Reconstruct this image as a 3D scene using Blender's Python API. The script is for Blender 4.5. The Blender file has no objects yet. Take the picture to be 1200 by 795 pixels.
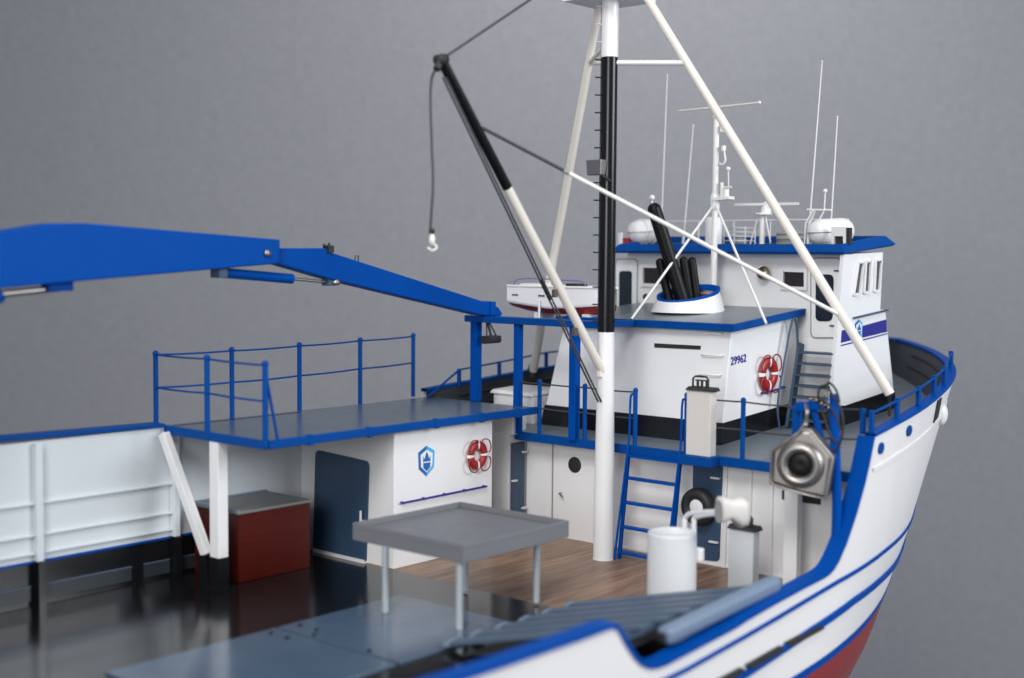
import bpy, math, random
from mathutils import Vector, Matrix
random.seed(7)
S = bpy.context.scene
COL = S.collection

# ------------------------------------------------------------------ camera
# ship axes: x forward, y port, z up (z = 0 is the main deck, the mast stands at the origin); 1 unit = 1 dm of the model
PF = 1551.31                                   # focal length in pixels of the 1200 px wide photograph
VX = Vector((1950 - 600, 310 - 397.5, PF)).normalized()
VY = Vector((-1190 - 600, 284 - 397.5, PF)); VY = (VY - VX * VY.dot(VX)).normalized()
VZ = VX.cross(VY)
if VZ.y > 0: VZ = -VZ
RIGHT = Vector((VX.x, VY.x, VZ.x)); DOWN = Vector((VX.y, VY.y, VZ.y)); FWD = Vector((VX.z, VY.z, VZ.z))
def ray(px, py): return RIGHT * (px - 600) + DOWN * (py - 397.5) + FWD * PF
CAM = -ray(707, 655) * (12.0 / PF)
def at(px, py, x=None, y=None, z=None, d=None, pl=None):
    """the point of the plane x=, y=, z= (or the plane pl=(origin, normal), or depth d=) that the photograph shows at px, py"""
    r = ray(px, py)
    if d is not None: t = d / PF
    elif x is not None: t = (x - CAM.x) / r.x
    elif y is not None: t = (y - CAM.y) / r.y
    elif z is not None: t = (z - CAM.z) / r.z
    else: t = (Vector(pl[0]) - CAM).dot(Vector(pl[1])) / r.dot(Vector(pl[1]))
    return CAM + r * t
def pix(p):
    v = Vector(p) - CAM
    return 600 + PF * v.dot(RIGHT) / v.dot(FWD), 397.5 + PF * v.dot(DOWN) / v.dot(FWD)

cd = bpy.data.cameras.new("camera"); cam = bpy.data.objects.new("camera", cd); COL.objects.link(cam)
cam.matrix_world = Matrix(((RIGHT.x, -DOWN.x, -FWD.x, CAM.x), (RIGHT.y, -DOWN.y, -FWD.y, CAM.y), (RIGHT.z, -DOWN.z, -FWD.z, CAM.z), (0, 0, 0, 1)))
cd.sensor_width = 36; cd.lens = PF / 1200 * 36; cd.clip_start = 0.05; cd.clip_end = 500
cd.dof.use_dof = True; cd.dof.focus_distance = 12.4; cd.dof.aperture_fstop = 0.36
S.camera = cam
S.render.resolution_x = 1024; S.render.resolution_y = 678
S.view_settings.view_transform = 'Standard'; S.view_settings.look = 'None'; S.view_settings.exposure = 0; S.view_settings.gamma = 1

# ------------------------------------------------------------------ world and lamps (a soft studio set)
w = bpy.data.worlds.new("World"); S.world = w; w.use_nodes = True
w.node_tree.nodes['Background'].inputs[0].default_value = (0.80, 0.86, 1.0, 1)
w.node_tree.nodes['Background'].inputs[1].default_value = 0.36
def area(name, loc, aim, sx, sy, power, col, spread=180):
    l = bpy.data.lights.new(name, 'AREA'); l.shape = 'RECTANGLE'; l.size = sx; l.size_y = sy; l.energy = power; l.color = col
    o = bpy.data.objects.new(name, l); COL.objects.link(o); o.location = loc
    o.rotation_euler = (Vector(aim) - Vector(loc)).to_track_quat('-Z', 'Y').to_euler()
    l.spread = math.radians(spread); return o
area("window_light", (5, -17, 8), (1, 0, 1), 9, 7, 2600, (0.95, 0.97, 1.0))
area("fill_light", (-17, -6, 5), (0, 0, .8), 7, 6, 1130, (1.0, 0.97, 0.94))
area("high_fill_light", (-12, -6, 12), (0, 0, .8), 6, 5, 320, (1.0, 0.97, 0.94), 80)
area("overhead_fill_light", (-4, 2, 14), (0, 1, 0), 7, 7, 300, (1.0, 0.97, 0.92))  # weak fill added from overhead, not a real fitting
area("backdrop_light", (6, 2, 15), (11, 9, 7), 7, 3, 560, (1.0, 0.97, 0.95), 130)

# ------------------------------------------------------------------ materials
def lin(r, g, b):
    f = lambda c: (c / 255 / 12.92) if c / 255 <= 0.04045 else ((c / 255 + 0.055) / 1.055) ** 2.4
    return (f(r), f(g), f(b))
def mat(name, col, rough=0.4, metal=0.0, var=0.06, scale=6.0, bump=0.0, coat=0.0, bscale=60.0, spec=0.5):
    m = bpy.data.materials.new(name); m.use_nodes = True; nt = m.node_tree; N = nt.nodes; L = nt.links
    b = N['Principled BSDF']; b.inputs['Metallic'].default_value = metal; b.inputs['Specular IOR Level'].default_value = spec; b.inputs['Coat Weight'].default_value = coat
    tc = N.new('ShaderNodeTexCoord'); n1 = N.new('ShaderNodeTexNoise'); n1.inputs['Scale'].default_value = scale; n1.inputs['Detail'].default_value = 5
    L.new(tc.outputs['Object'], n1.inputs['Vector'])
    mx = N.new('ShaderNodeMix'); mx.data_type = 'RGBA'
    mx.inputs[6].default_value = (*[c * (1 - var) for c in col], 1); mx.inputs[7].default_value = (*[min(1, c * (1 + var)) for c in col], 1)
    L.new(n1.outputs['Fac'], mx.inputs[0]); L.new(mx.outputs[2], b.inputs['Base Color'])
    mr = N.new('ShaderNodeMapRange'); mr.inputs[3].default_value = rough * 0.8; mr.inputs[4].default_value = rough * 1.2
    n2 = N.new('ShaderNodeTexNoise'); n2.inputs['Scale'].default_value = scale * 2.7; L.new(tc.outputs['Object'], n2.inputs['Vector'])
    L.new(n2.outputs['Fac'], mr.inputs[0]); L.new(mr.outputs[0], b.inputs['Roughness'])
    if bump:
        n3 = N.new('ShaderNodeTexNoise'); n3.inputs['Scale'].default_value = bscale; n3.inputs['Detail'].default_value = 3; L.new(tc.outputs['Object'], n3.inputs['Vector'])
        bp = N.new('ShaderNodeBump'); bp.inputs['Strength'].default_value = bump * 4; bp.inputs['Distance'].default_value = 0.01
        L.new(n3.outputs['Fac'], bp.inputs['Height']); L.new(bp.outputs[0], b.inputs['Normal'])
    return m
M = {}
M['white'] = mat('white_paint', (0.76, 0.77, 0.775), 0.38, var=0.02)
M['hullwhite'] = mat('hull_white_paint', (0.77, 0.765, 0.75), 0.34, var=0.015)
M['cream'] = mat('cream_paint', (0.76, 0.72, 0.65), 0.35, var=0.05)
M['blue'] = mat('blue_paint', (0.001, 0.056, 0.26), 0.45, var=0.08, spec=0.08)
M['crane'] = mat('crane_blue_paint', (0.0, 0.058, 0.31), 0.45, var=0.06, spec=0.05)
M['greyblue'] = mat('grey_blue_paint', (0.035, 0.070, 0.125), 0.45)
M['navy'] = mat('navy_band_paint', lin(34, 34, 132), 0.4)
M['sky'] = mat('light_blue_paint', lin(70, 170, 225), 0.4)
M['midblue'] = mat('emblem_blue_paint', lin(25, 95, 165), 0.4)
M['door'] = mat('dark_blue_door_paint', (0.036, 0.072, 0.135), 0.42, var=0.10)
M['black'] = mat('black_paint', (0.004, 0.004, 0.0045), 0.22, spec=0.35)
M['dull'] = mat('black_rubber', (0.015, 0.015, 0.016), 0.6)
M['soot'] = mat('matt_black_paint', (0.0035, 0.0035, 0.004), 0.45, spec=0.25)
M['drum'] = mat('dimmed_drum_white', (0.63, 0.655, 0.67), 0.4, var=0.02)  # white darkened in the colour to offset the strong light from above
M['slotgrey'] = mat('slate_grey_slot', (0.022, 0.029, 0.036), 0.35)
M['deck2'] = mat('light_grey_deck_paint', (0.14, 0.17, 0.20), 0.3, var=0.03, scale=1.2)
M['dimwhite'] = mat('dimmed_cool_white', (0.61, 0.66, 0.69), 0.38, var=0.02)  # darker, bluer copy of the white, standing in for dimmer light
M['pane'] = mat('dark_door_pane', (0.010, 0.016, 0.028), 0.18)
M['locker'] = mat('ivory_locker_paint', (0.62, 0.60, 0.565), 0.42, var=0.02)
M['lid'] = mat('dark_grey_lid_paint', (0.15, 0.155, 0.15), 0.4)
M['band'] = mat('black_band_paint', (0.006, 0.0065, 0.008), 0.22)
M['deckblk'] = mat('glossy_black_deck_paint', (0.005, 0.005, 0.006), 0.15, var=0.3, scale=2, bump=0.012, bscale=9)
M['plate'] = mat('blue_grey_deck_plate', (0.062, 0.098, 0.150), 0.17, var=0.14, scale=3, bump=0.015, bscale=14)
M['deck'] = mat('grey_deck_paint', (0.062, 0.094, 0.135), 0.24, var=0.08, scale=2, bump=0.01)
M['table'] = mat('grey_table_paint', (0.155, 0.162, 0.178), 0.45, var=0.05)
M['slat'] = mat('blue_grey_slat_paint', (0.062, 0.098, 0.150), 0.45, var=0.1)
M['roller'] = mat('grey_beam_paint', (0.16, 0.22, 0.31), 0.45)
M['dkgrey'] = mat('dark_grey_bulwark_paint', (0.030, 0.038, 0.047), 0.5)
M['steel'] = mat('polished_steel', (0.33, 0.315, 0.30), 0.42, 1.0, var=0.12, scale=5)
M['leg'] = mat('grey_leg_metal', (0.42, 0.47, 0.50), 0.35, 0.3)
M['brass'] = mat('brass', (0.30, 0.25, 0.18), 0.3, 1.0, var=0.3, scale=20)
M['red'] = mat('red_lifebuoy_paint', (0.30, 0.010, 0.013), 0.38, var=0.2)
M['redhull'] = mat('red_antifouling_paint', (0.24, 0.022, 0.022), 0.42)
M['glass'] = mat('dark_window_glass', (0.022, 0.016, 0.02), 0.12, bump=0)
M['greyglass'] = mat('grey_window_glass', (0.055, 0.05, 0.055), 0.3)
M['wire'] = mat('dark_wire', (0.045, 0.045, 0.05), 0.6)
M['grey'] = mat('mid_grey_plastic', (0.27, 0.28, 0.275), 0.5)
M['purple'] = mat('violet_grey_pipe', (0.16, 0.15, 0.38), 0.4)

def wood(name, c1, c2, width, rough, planks=True, stretch=(1.2, 14, 14)):
    m = bpy.data.materials.new(name); m.use_nodes = True; nt = m.node_tree; N = nt.nodes; L = nt.links; b = N['Principled BSDF']
    tc = N.new('ShaderNodeTexCoord'); mp = N.new('ShaderNodeMapping'); mp.inputs['Scale'].default_value = stretch
    L.new(tc.outputs['Object'], mp.inputs[0])
    n = N.new('ShaderNodeTexNoise'); n.inputs['Scale'].default_value = 1.6; n.inputs['Detail'].default_value = 7; n.inputs['Roughness'].default_value = 0.65
    L.new(mp.outputs[0], n.inputs['Vector'])
    cr = N.new('ShaderNodeValToRGB'); cr.color_ramp.elements[0].position = 0.33; cr.color_ramp.elements[1].position = 0.68
    cr.color_ramp.elements[0].color = (*c1, 1); cr.color_ramp.elements[1].color = (*c2, 1); L.new(n.outputs['Fac'], cr.inputs[0])
    out = cr.outputs[0]
    if planks:
        sx = N.new('ShaderNodeSeparateXYZ'); L.new(tc.outputs['Object'], sx.inputs[0])
        dv = N.new('ShaderNodeMath'); dv.operation = 'DIVIDE'; dv.inputs[1].default_value = width; L.new(sx.outputs[1], dv.inputs[0])
        fl = N.new('ShaderNodeMath'); fl.operation = 'FLOOR'; L.new(dv.outputs[0], fl.inputs[0])
        fr = N.new('ShaderNodeMath'); fr.operation = 'FRACT'; L.new(dv.outputs[0], fr.inputs[0])
        wn = N.new('ShaderNodeTexWhiteNoise'); wn.noise_dimensions = '1D'; L.new(fl.outputs[0], wn.inputs['W'])
        mr = N.new('ShaderNodeMapRange'); mr.inputs[3].default_value = 0.82; mr.inputs[4].default_value = 1.14; L.new(wn.outputs['Value'], mr.inputs[0])
        gp = N.new('ShaderNodeMath'); gp.operation = 'GREATER_THAN'; gp.inputs[1].default_value = 0.05; L.new(fr.outputs[0], gp.inputs[0])
        ad = N.new('ShaderNodeMath'); ad.operation = 'MULTIPLY_ADD'; ad.inputs[1].default_value = 0.45; ad.inputs[2].default_value = 0.55; L.new(gp.outputs[0], ad.inputs[0])
        ml = N.new('ShaderNodeMath'); ml.operation = 'MULTIPLY'; L.new(mr.outputs[0], ml.inputs[0]); L.new(ad.outputs[0], ml.inputs[1])
        vm = N.new('ShaderNodeVectorMath'); vm.operation = 'SCALE'; L.new(out, vm.inputs[0]); L.new(ml.outputs[0], vm.inputs['Scale']); out = vm.outputs[0]
    L.new(out, b.inputs['Base Color']); b.inputs['Roughness'].default_value = rough; b.inputs['Specular IOR Level'].default_value = 0.3
    return m
M['wood'] = wood('brown_plank_deck', (0.130, 0.072, 0.042), (0.34, 0.205, 0.130), 0.085, 0.36)
M['redwood'] = wood('red_stained_wood', (0.040, 0.0030, 0.0014), (0.085, 0.0065, 0.003), 0.1, 0.34, planks=False, stretch=(2.5, 2.5, 45))

def wallpaper():
    m = bpy.data.materials.new('grey_backdrop_paper'); m.use_nodes = True; nt = m.node_tree; N = nt.nodes; L = nt.links; b = N['Principled BSDF']
    tc = N.new('ShaderNodeTexCoord')
    n = N.new('ShaderNodeTexNoise'); n.inputs['Scale'].default_value = 9.0; n.inputs['Detail'].default_value = 9; n.inputs['Roughness'].default_value = 0.8
    n2 = N.new('ShaderNodeTexNoise'); n2.inputs['Scale'].default_value = 0.16; n2.inputs['Detail'].default_value = 2
    L.new(tc.outputs['Object'], n.inputs['Vector']); L.new(tc.outputs['Object'], n2.inputs['Vector'])
    mx = N.new('ShaderNodeMix'); mx.data_type = 'RGBA'; mx.inputs[6].default_value = (0.232, 0.240, 0.259, 1); mx.inputs[7].default_value = (0.308, 0.314, 0.334, 1)
    mf = N.new('ShaderNodeMapRange'); mf.inputs[1].default_value = 0.31; mf.inputs[2].default_value = 0.69; L.new(n.outputs['Fac'], mf.inputs[0]); L.new(mf.outputs[0], mx.inputs[0])
    mr = N.new('ShaderNodeMapRange'); mr.inputs[3].default_value = 0.95; mr.inputs[4].default_value = 1.05; L.new(n2.outputs['Fac'], mr.inputs[0])
    vm = N.new('ShaderNodeVectorMath'); vm.operation = 'SCALE'; L.new(mx.outputs[2], vm.inputs[0]); L.new(mr.outputs[0], vm.inputs['Scale'])
    L.new(vm.outputs[0], b.inputs['Base Color']); b.inputs['Roughness'].default_value = 0.9
    n3 = N.new('ShaderNodeTexNoise'); n3.inputs['Scale'].default_value = 22; n3.inputs['Detail'].default_value = 4; L.new(tc.outputs['Object'], n3.inputs['Vector'])
    bp = N.new('ShaderNodeBump'); bp.inputs['Strength'].default_value = 0.5; bp.inputs['Distance'].default_value = 0.03; L.new(n3.outputs['Fac'], bp.inputs['Height']); L.new(bp.outputs[0], b.inputs['Normal'])
    return m
M['paper'] = wallpaper()

# ------------------------------------------------------------------ mesh builder
class MB:
    def __init__(s): s.v = []; s.f = []; s.sm = []
    def add(s, vs, fs, smooth=False):
        k = len(s.v); s.v += [Vector(p) for p in vs]
        for f in fs: s.f.append([i + k for i in f]); s.sm.append(smooth)
        return s
    def box(s, a, b):
        (x0, y0, z0), (x1, y1, z1) = a, b
        x0, x1 = sorted((x0, x1)); y0, y1 = sorted((y0, y1)); z0, z1 = sorted((z0, z1))
        return s.hexa([(x0, y0, z0), (x1, y0, z0), (x1, y1, z0), (x0, y1, z0)], [(x0, y0, z1), (x1, y0, z1), (x1, y1, z1), (x0, y1, z1)])
    def hexa(s, b, t):
        n = len(b)
        return s.add(list(b) + list(t), [list(range(n))[::-1], [n + i for i in range(n)]] + [[i, (i + 1) % n, n + (i + 1) % n, n + i] for i in range(n)])
    def prism(s, poly, off):
        off = Vector(off); return s.hexa(poly, [Vector(p) + off for p in poly])
    def bar(s, a, b, w, h, up=(0, 0, 1)):
        a = Vector(a); b = Vector(b); d = (b - a).normalized(); u = Vector(up); r = d.cross(u)
        if r.length < 1e-4: r = d.cross(Vector((1, 0, 0)))
        r.normalize(); u = r.cross(d).normalized()
        q = [r * (w / 2) + u * (h / 2), -r * (w / 2) + u * (h / 2), -r * (w / 2) - u * (h / 2), r * (w / 2) - u * (h / 2)]
        return s.hexa([a + k for k in q], [b + k for k in q])
    def tube(s, pts, r, n=12, r2=None, caps=True, closed=False):
        pts = [Vector(p) for p in pts]; m = len(pts); vs = []; prev = None
        for i, p in enumerate(pts):
            if closed: d = (pts[(i + 1) % m] - pts[i - 1]).normalized()
            else: d = (pts[min(i + 1, m - 1)] - pts[max(i - 1, 0)]).normalized()
            if prev is None:
                u = d.cross(Vector((0, 0, 1)));
                if u.length < 0.05: u = d.cross(Vector((1, 0, 0)))
            else: u = prev - d * prev.dot(d)
            u.normalize(); prev = u; v = d.cross(u)
            rr = r if r2 is None else r + (r2 - r) * i / max(1, m - 1)
            if isinstance(r, (list, tuple)): rr = r[i]
            vs += [p + (u * math.cos(2 * math.pi * k / n) + v * math.sin(2 * math.pi * k / n)) * rr for k in range(n)]
        fs = []
        for i in range(m if closed else m - 1):
            j = (i + 1) % m
            fs += [[i * n + k, i * n + (k + 1) % n, j * n + (k + 1) % n, j * n + k] for k in range(n)]
        s.add(vs, fs, True)
        if caps and not closed: s.add(vs[:n], [list(range(n))[::-1]]); s.add(vs[-n:], [list(range(n))])
        return s
    def lathe(s, c, prof, axis=(0, 0, 1), n=28, sx=1.0, sy=1.0, smooth=True, tilt=None):
        """prof = [(radius, height)...] turned about axis through c"""
        ax = Vector(axis).normalized(); u = Vector((1, 0, 0)) if abs(ax.x) < 0.9 else Vector((0, 1, 0)); u = (u - ax * u.dot(ax)).normalized(); v = ax.cross(u)
        vs = []
        for (r, h) in prof:
            for k in range(n):
                a = 2 * math.pi * k / n; p = u * (math.cos(a) * r * sx) + v * (math.sin(a) * r * sy) + ax * h
                if tilt: p = p + ax * (p.dot(u) * tilt * (1 if h > 0 else 0))
                vs.append(Vector(c) + p)
        fs = [[i * n + k, i * n + (k + 1) % n, (i + 1) * n + (k + 1) % n, (i + 1) * n + k] for i in range(len(prof) - 1) for k in range(n)]
        return s.add(vs, fs, smooth)
    def ball(s, c, r, sx=1, sy=1, sz=1, n=18, m=10):
        vs = []; fs = []
        for i in range(m + 1):
            t = math.pi * i / m
            for k in range(n):
                a = 2 * math.pi * k / n; vs.append(Vector(c) + Vector((math.sin(t) * math.cos(a) * r * sx, math.sin(t) * math.sin(a) * r * sy, math.cos(t) * r * sz)))
        for i in range(m):
            for k in range(n): fs.append([i * n + k, (i + 1) * n + k, (i + 1) * n + (k + 1) % n, i * n + (k + 1) % n])
        return s.add(vs, fs, True)
def obj(name, mb, m, parent=None, bevel=0.0, loc=None):
    root = parent
    while root is not None and root.parent is not None: root = root.parent
    o0 = Vector(loc) if loc is not None else (root.location.copy() if root is not None else Vector((0, 0, 0)))
    me = bpy.data.meshes.new(name); me.from_pydata([p - o0 for p in mb.v], [], mb.f); me.validate()
    me.polygons.foreach_set('use_smooth', mb.sm[:len(me.polygons)] if len(mb.sm) == len(me.polygons) else [False] * len(me.polygons))
    me.materials.append(M[m] if isinstance(m, str) else m)
    o = bpy.data.objects.new(name, me); COL.objects.link(o)
    if parent is not None: o.parent = parent
    elif loc is not None: o.location = loc
    if bevel:
        b = o.modifiers.new('bevel', 'BEVEL'); b.width = bevel; b.segments = 2; b.limit_method = 'ANGLE'; b.angle_limit = math.radians(50)
    return o
def tag(o, label=None, cat=None, group=None, kind=None):
    if label: o['label'] = label
    if cat: o['category'] = cat
    if group: o['group'] = group
    if kind: o['kind'] = kind
    return o
def thing(name, loc, label, cat, group=None):
    o = bpy.data.objects.new(name, None); COL.objects.link(o); o.location = loc; o.empty_display_size = 0.1
    return tag(o, label, cat, group, 'thing')
def interp(x, pts):
    if x <= pts[0][0]: return pts[0][1]
    for (a, b), (c, d) in zip(pts, pts[1:]):
        if x <= c: return b + (d - b) * (x - a) / (c - a)
    return pts[-1][1]
def poly_smooth(pts, n=4):
    """Catmull-Rom through pts"""
    P = [Vector(p) for p in pts]; out = []
    for i in range(len(P) - 1):
        a = P[max(i - 1, 0)]; b = P[i]; c = P[i + 1]; d = P[min(i + 2, len(P) - 1)]
        for k in range(n):
            t = k / n
            out.append(0.5 * ((2 * b) + (c - a) * t + (2 * a - 5 * b + 4 * c - d) * t * t + (-a + 3 * b - 3 * c + d) * t ** 3))
    out.append(P[-1]); return out

# ------------------------------------------------------------------ backdrop
KEEL = -1.55
fw = Vector((FWD.x, FWD.y, 0)).normalized(); rt = Vector((RIGHT.x, RIGHT.y, 0)).normalized()
FL = -9.5
bd = MB(); prof = [(-16, FL), (21, FL)]
for k in range(1, 15):
    a = math.pi / 2 * k / 14; prof.append((21 + 4 * math.sin(a), FL + 4 * (1 - math.cos(a))))
prof += [(25, 4), (25, 16), (25, 26)]
vs = []
for (d, z) in prof:
    for sgn in (-1, 1): p = Vector((CAM.x, CAM.y, 0)) + fw * d + rt * (sgn * 26); vs.append((p.x, p.y, z))
bd.add(vs, [[2 * i, 2 * i + 1, 2 * i + 3, 2 * i + 2] for i in range(len(prof) - 1)], True)
tag(obj('backdrop_wall', bd, 'paper'), kind='structure')
stt = thing('display_table', (-2.1, 0, FL), 'narrow grey display table carrying the ship on two cradle blocks', 'table')
obj('table_top', MB().box((-7.2, -1.2, KEEL - .50), (2.9, 1.2, KEEL - .30)), 'table', stt, bevel=.03)
for (lx, ly) in ((-7, -1), (-7, 1), (2.7, -1), (2.7, 1)): obj('leg', MB().box((lx - .12, ly - .12, FL), (lx + .12, ly + .12, KEEL - .50)), 'table', stt)
for cx_ in (-5, 1.2): obj('cradle_block', MB().box((cx_ - .15, -.9, KEEL - .30), (cx_ + .15, .9, KEEL)), 'redwood', stt, bevel=.02)

# ------------------------------------------------------------------ hull form
ZTOP_S = [(-7, .56), (-4.4, .495), (-3.5, .497), (-3.23, .503), (-3.15, .500), (-3.11, .472), (-3.04, .376), (-2.94, .264), (-2.86, .20), (-2.78, .163), (-2.70, .145), (-2.6, .141), (-2.35, .160), (-1.77, .205), (-1.62, .228), (-1.23, .268), (-.83, .302), (-.51, .325),
          (-.42, .340), (-.35, .365), (-.27, .42), (-.154, .535), (-.07, .645), (.013, .758), (.08, .87), (.136, .965), (.202, 1.106), (.288, 1.319), (.72, 1.375), (1.33, 1.44), (1.96, 1.51), (2.6, 1.57), (3.3, 1.62), (4.85, 1.69), (5.9, 1.73), (6.1, 1.74)]
ZTOP_P = [(-7, 1.33), (-4.5, 1.30), (-3.07, 1.275), (-3.03, 1.20), (.08, 1.20), (.13, 1.335), (1.0, 1.39), (2.0, 1.47), (3.3, 1.59), (4.85, 1.69), (6.1, 1.74)]
def hb(x, z):
    x0 = interp(z, [(-.55, -.9), (.3, -.3), (1.6, .3)]); xs = interp(z, [(-1.55, 3.9), (-.55, 4.3), (.3, 4.9), (1.6, 5.9), (1.75, 6.0)]); p = interp(z, [(-.55, 1.95), (.3, 2.1), (1.6, 2.25)])
    B = 2.45 * interp(z, [(-1.55, .35), (-1.3, .72), (-.9, .93), (-.55, 1.0)])
    if x < -5.5: B *= 1 - 0.16 * ((-5.5 - x) / 1.5) ** 2
    if x < x0: return B
    t = (x - x0) / (xs - x0); return 0.0 if t >= 1 else B * (1 - t ** p)
def xs_at(z): return interp(z, [(-1.55, 3.9), (-.55, 4.3), (.3, 4.9), (1.6, 5.9), (1.75, 6.0)])
def xmap(xt, z):
    if xt < 1: return xt
    top = xs_at(1.73); return 1 + (xt - 1) * (xs_at(z) - 1) / (top - 1)
def boot(x): return -0.285 + 0.08 * max(-2.5, min(x, 2.2)) + 0.03 * max(0, x - 2.2)
STN = sorted(set([-7, -6.5, -6, -5.5, -5, -4.5, -4.1, -3.79, -3.5] + [p[0] for p in ZTOP_S + ZTOP_P if -3.4 < p[0] < 5.9] + [-2.3, -2.0, .5, .75, 1.25, 1.5, 1.75] + [2 + .2 * k for k in range(19)] + [5.8, 5.88, 5.93, xs_at(1.73) - 1e-4]))
STN = [x for x in STN if x <= xs_at(1.73)]
def shell(side, ztop, zb, levels, inset=0.0):
    m = MB(); n = levels + 1
    for x in STN:
        zt = ztop(x); zl = zb(x)
        for k in range(n):
            z = zt + (zl - zt) * k / levels; xx = xmap(x, z)
            m.v.append(Vector((xx, side * max(0.0, hb(xx, z) - inset), z)))
    for i in range(len(STN) - 1):
        for k in range(levels):
            f = [i * n + k, i * n + k + 1, (i + 1) * n + k + 1, (i + 1) * n + k]
            m.f.append(f if side > 0 else f[::-1]); m.sm.append(True)
    return m
def merge(*ms):
    r = MB()
    for m in ms:
        k = len(r.v); r.v += m.v; r.f += [[i + k for i in f] for f in m.f]; r.sm += m.sm
    return r
zs = lambda x: interp(x, ZTOP_S); zp = lambda x: interp(x, ZTOP_P)
ship = thing('model_ship', (0, 0, KEEL), 'white and blue model fishing ship with black deck, raked bow and tripod mast', 'model ship')
upper = merge(shell(-1, zs, boot, 20), shell(1, zp, boot, 20))
# transom
for side_poly in [[(-7, -hb(-7, z), z) for z in (.64, .2, -.3, boot(-7))] + [(-7, hb(-7, z), z) for z in (boot(-7), -.3, .2, .64)]]: upper.add(side_poly, [list(range(8))])
hull = obj('hull', upper, 'hullwhite', ship)
lower = merge(shell(-1, boot, lambda x: KEEL, 10), shell(1, boot, lambda x: KEEL, 10))
lower.add([(-7, -hb(-7, z), z) for z in (boot(-7), -.9, -1.3, KEEL)] + [(-7, hb(-7, z), z) for z in (KEEL, -1.3, -.9, boot(-7))], [list(range(8))])
obj('hull_bottom', lower, 'redhull', ship)

def ribbon_side(side, zf, w, out, x0=-7, m=None, hh=None):
    """a raised strake on the hull side"""
    m = m or MB(); xs = [x for x in STN if x >= x0]; rows = []
    for x in xs:
        z = zf(x)
        r = []
        for (dz, o) in ((w / 2, -.01), (w / 2, out), (-w / 2, out), (-w / 2, -.01)):
            xx = xmap(x, z + dz); r.append(Vector((xx + (out if x > 5.8 else 0), side * (hb(xx, z + dz) + o), z + dz)))
        rows.append(r)
    k = len(m.v)
    for r in rows: m.v += r
    for i in range(len(rows) - 1):
        for j in range(3):
            f = [k + i * 4 + j, k + i * 4 + j + 1, k + (i + 1) * 4 + j + 1, k + (i + 1) * 4 + j]; m.f.append(f if side > 0 else f[::-1]); m.sm.append(False)
    return m
s1 = lambda x: interp(x, [(-7, .02), (-4, .0), (-2.4, .055), (-1.43, .138), (-.29, .255), (.77, .33), (2.25, .375), (5, .60), (6, .68)])
s2 = lambda x: interp(x, [(-7, -.24), (-4, -.26), (-2.4, -.21), (-1.53, -.137), (-.8, -.05), (.05, .045), (.7, .075), (2.1, .09), (5, .30), (6, .37)])
obj('upper_rubbing_strake', merge(ribbon_side(-1, s1, .032, .014), ribbon_side(1, s1, .032, .014)), 'crane', hull)
obj('lower_rubbing_strake', merge(ribbon_side(-1, s2, .055, .022), ribbon_side(1, s2, .055, .022)), 'crane', hull)
obj('waterline_band', merge(ribbon_side(-1, lambda x: boot(x) + .0, .06, .006), ribbon_side(1, lambda x: boot(x), .06, .006)), 'crane', hull)
kn = lambda x: zs(x) - .265
obj('knuckle_moulding', merge(ribbon_side(-1, kn, .03, .009, x0=.28), ribbon_side(1, kn, .03, .009, x0=.28)), 'hullwhite', hull)

def cap(side, ztab, w, th, m=None, x0=-9, x1=5.95):
    m = m or MB(); pts = [(x, interp(x, ztab)) for x in STN if x0 <= x <= x1]
    rows = []
    for i, (x, z) in enumerate(pts):
        a = pts[max(0, i - 1)]; b = pts[min(len(pts) - 1, i + 1)]; t = Vector((b[0] - a[0], 0, b[1] - a[1])).normalized(); nrm = Vector((-t.z, 0, t.x))
        xx = xmap(x, z); h = hb(xx, z)
        # inward direction in plan
        e = .02; g = (hb(min(xx + e, 5.98), z) - hb(xx - e, z)) / (2 * e) if 0.2 < xx < 5.97 else 0
        inn = Vector((g, -1, 0)).normalized() if g > -6 else Vector((-1, -.15, 0)).normalized()   # for +y side
        o = Vector((xx, h, z)); o2 = o - inn * .015; i2 = o + inn * w
        if i2.y < 0: i2 = Vector((i2.x if xx < 5.5 else xx - w, 0.0, z))
        q = [o2, i2, i2 + nrm * th, o2 + nrm * th]
        rows.append([Vector((p.x, side * p.y, p.z)) for p in q])
    k = len(m.v)
    for r in rows: m.v += r
    for i in range(len(rows) - 1):
        for j in range(4):
            f = [k + i * 4 + j, k + i * 4 + (j + 1) % 4, k + (i + 1) * 4 + (j + 1) % 4, k + (i + 1) * 4 + j]; m.f.append(f if side < 0 else f[::-1]); m.sm.append(False)
    return m
obj('cap_rail', cap(-1, ZTOP_S, .122, .03, x1=.289), 'crane', hull); obj('cap_rail', cap(-1, ZTOP_S, .075, .03, x0=.288), 'crane', hull)
obj('cap_rail', cap(1, ZTOP_P, .15, .03, x1=-3.065), 'blue', hull); obj('cap_rail', cap(1, ZTOP_P, .07, .03, x0=.13), 'blue', hull)
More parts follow.
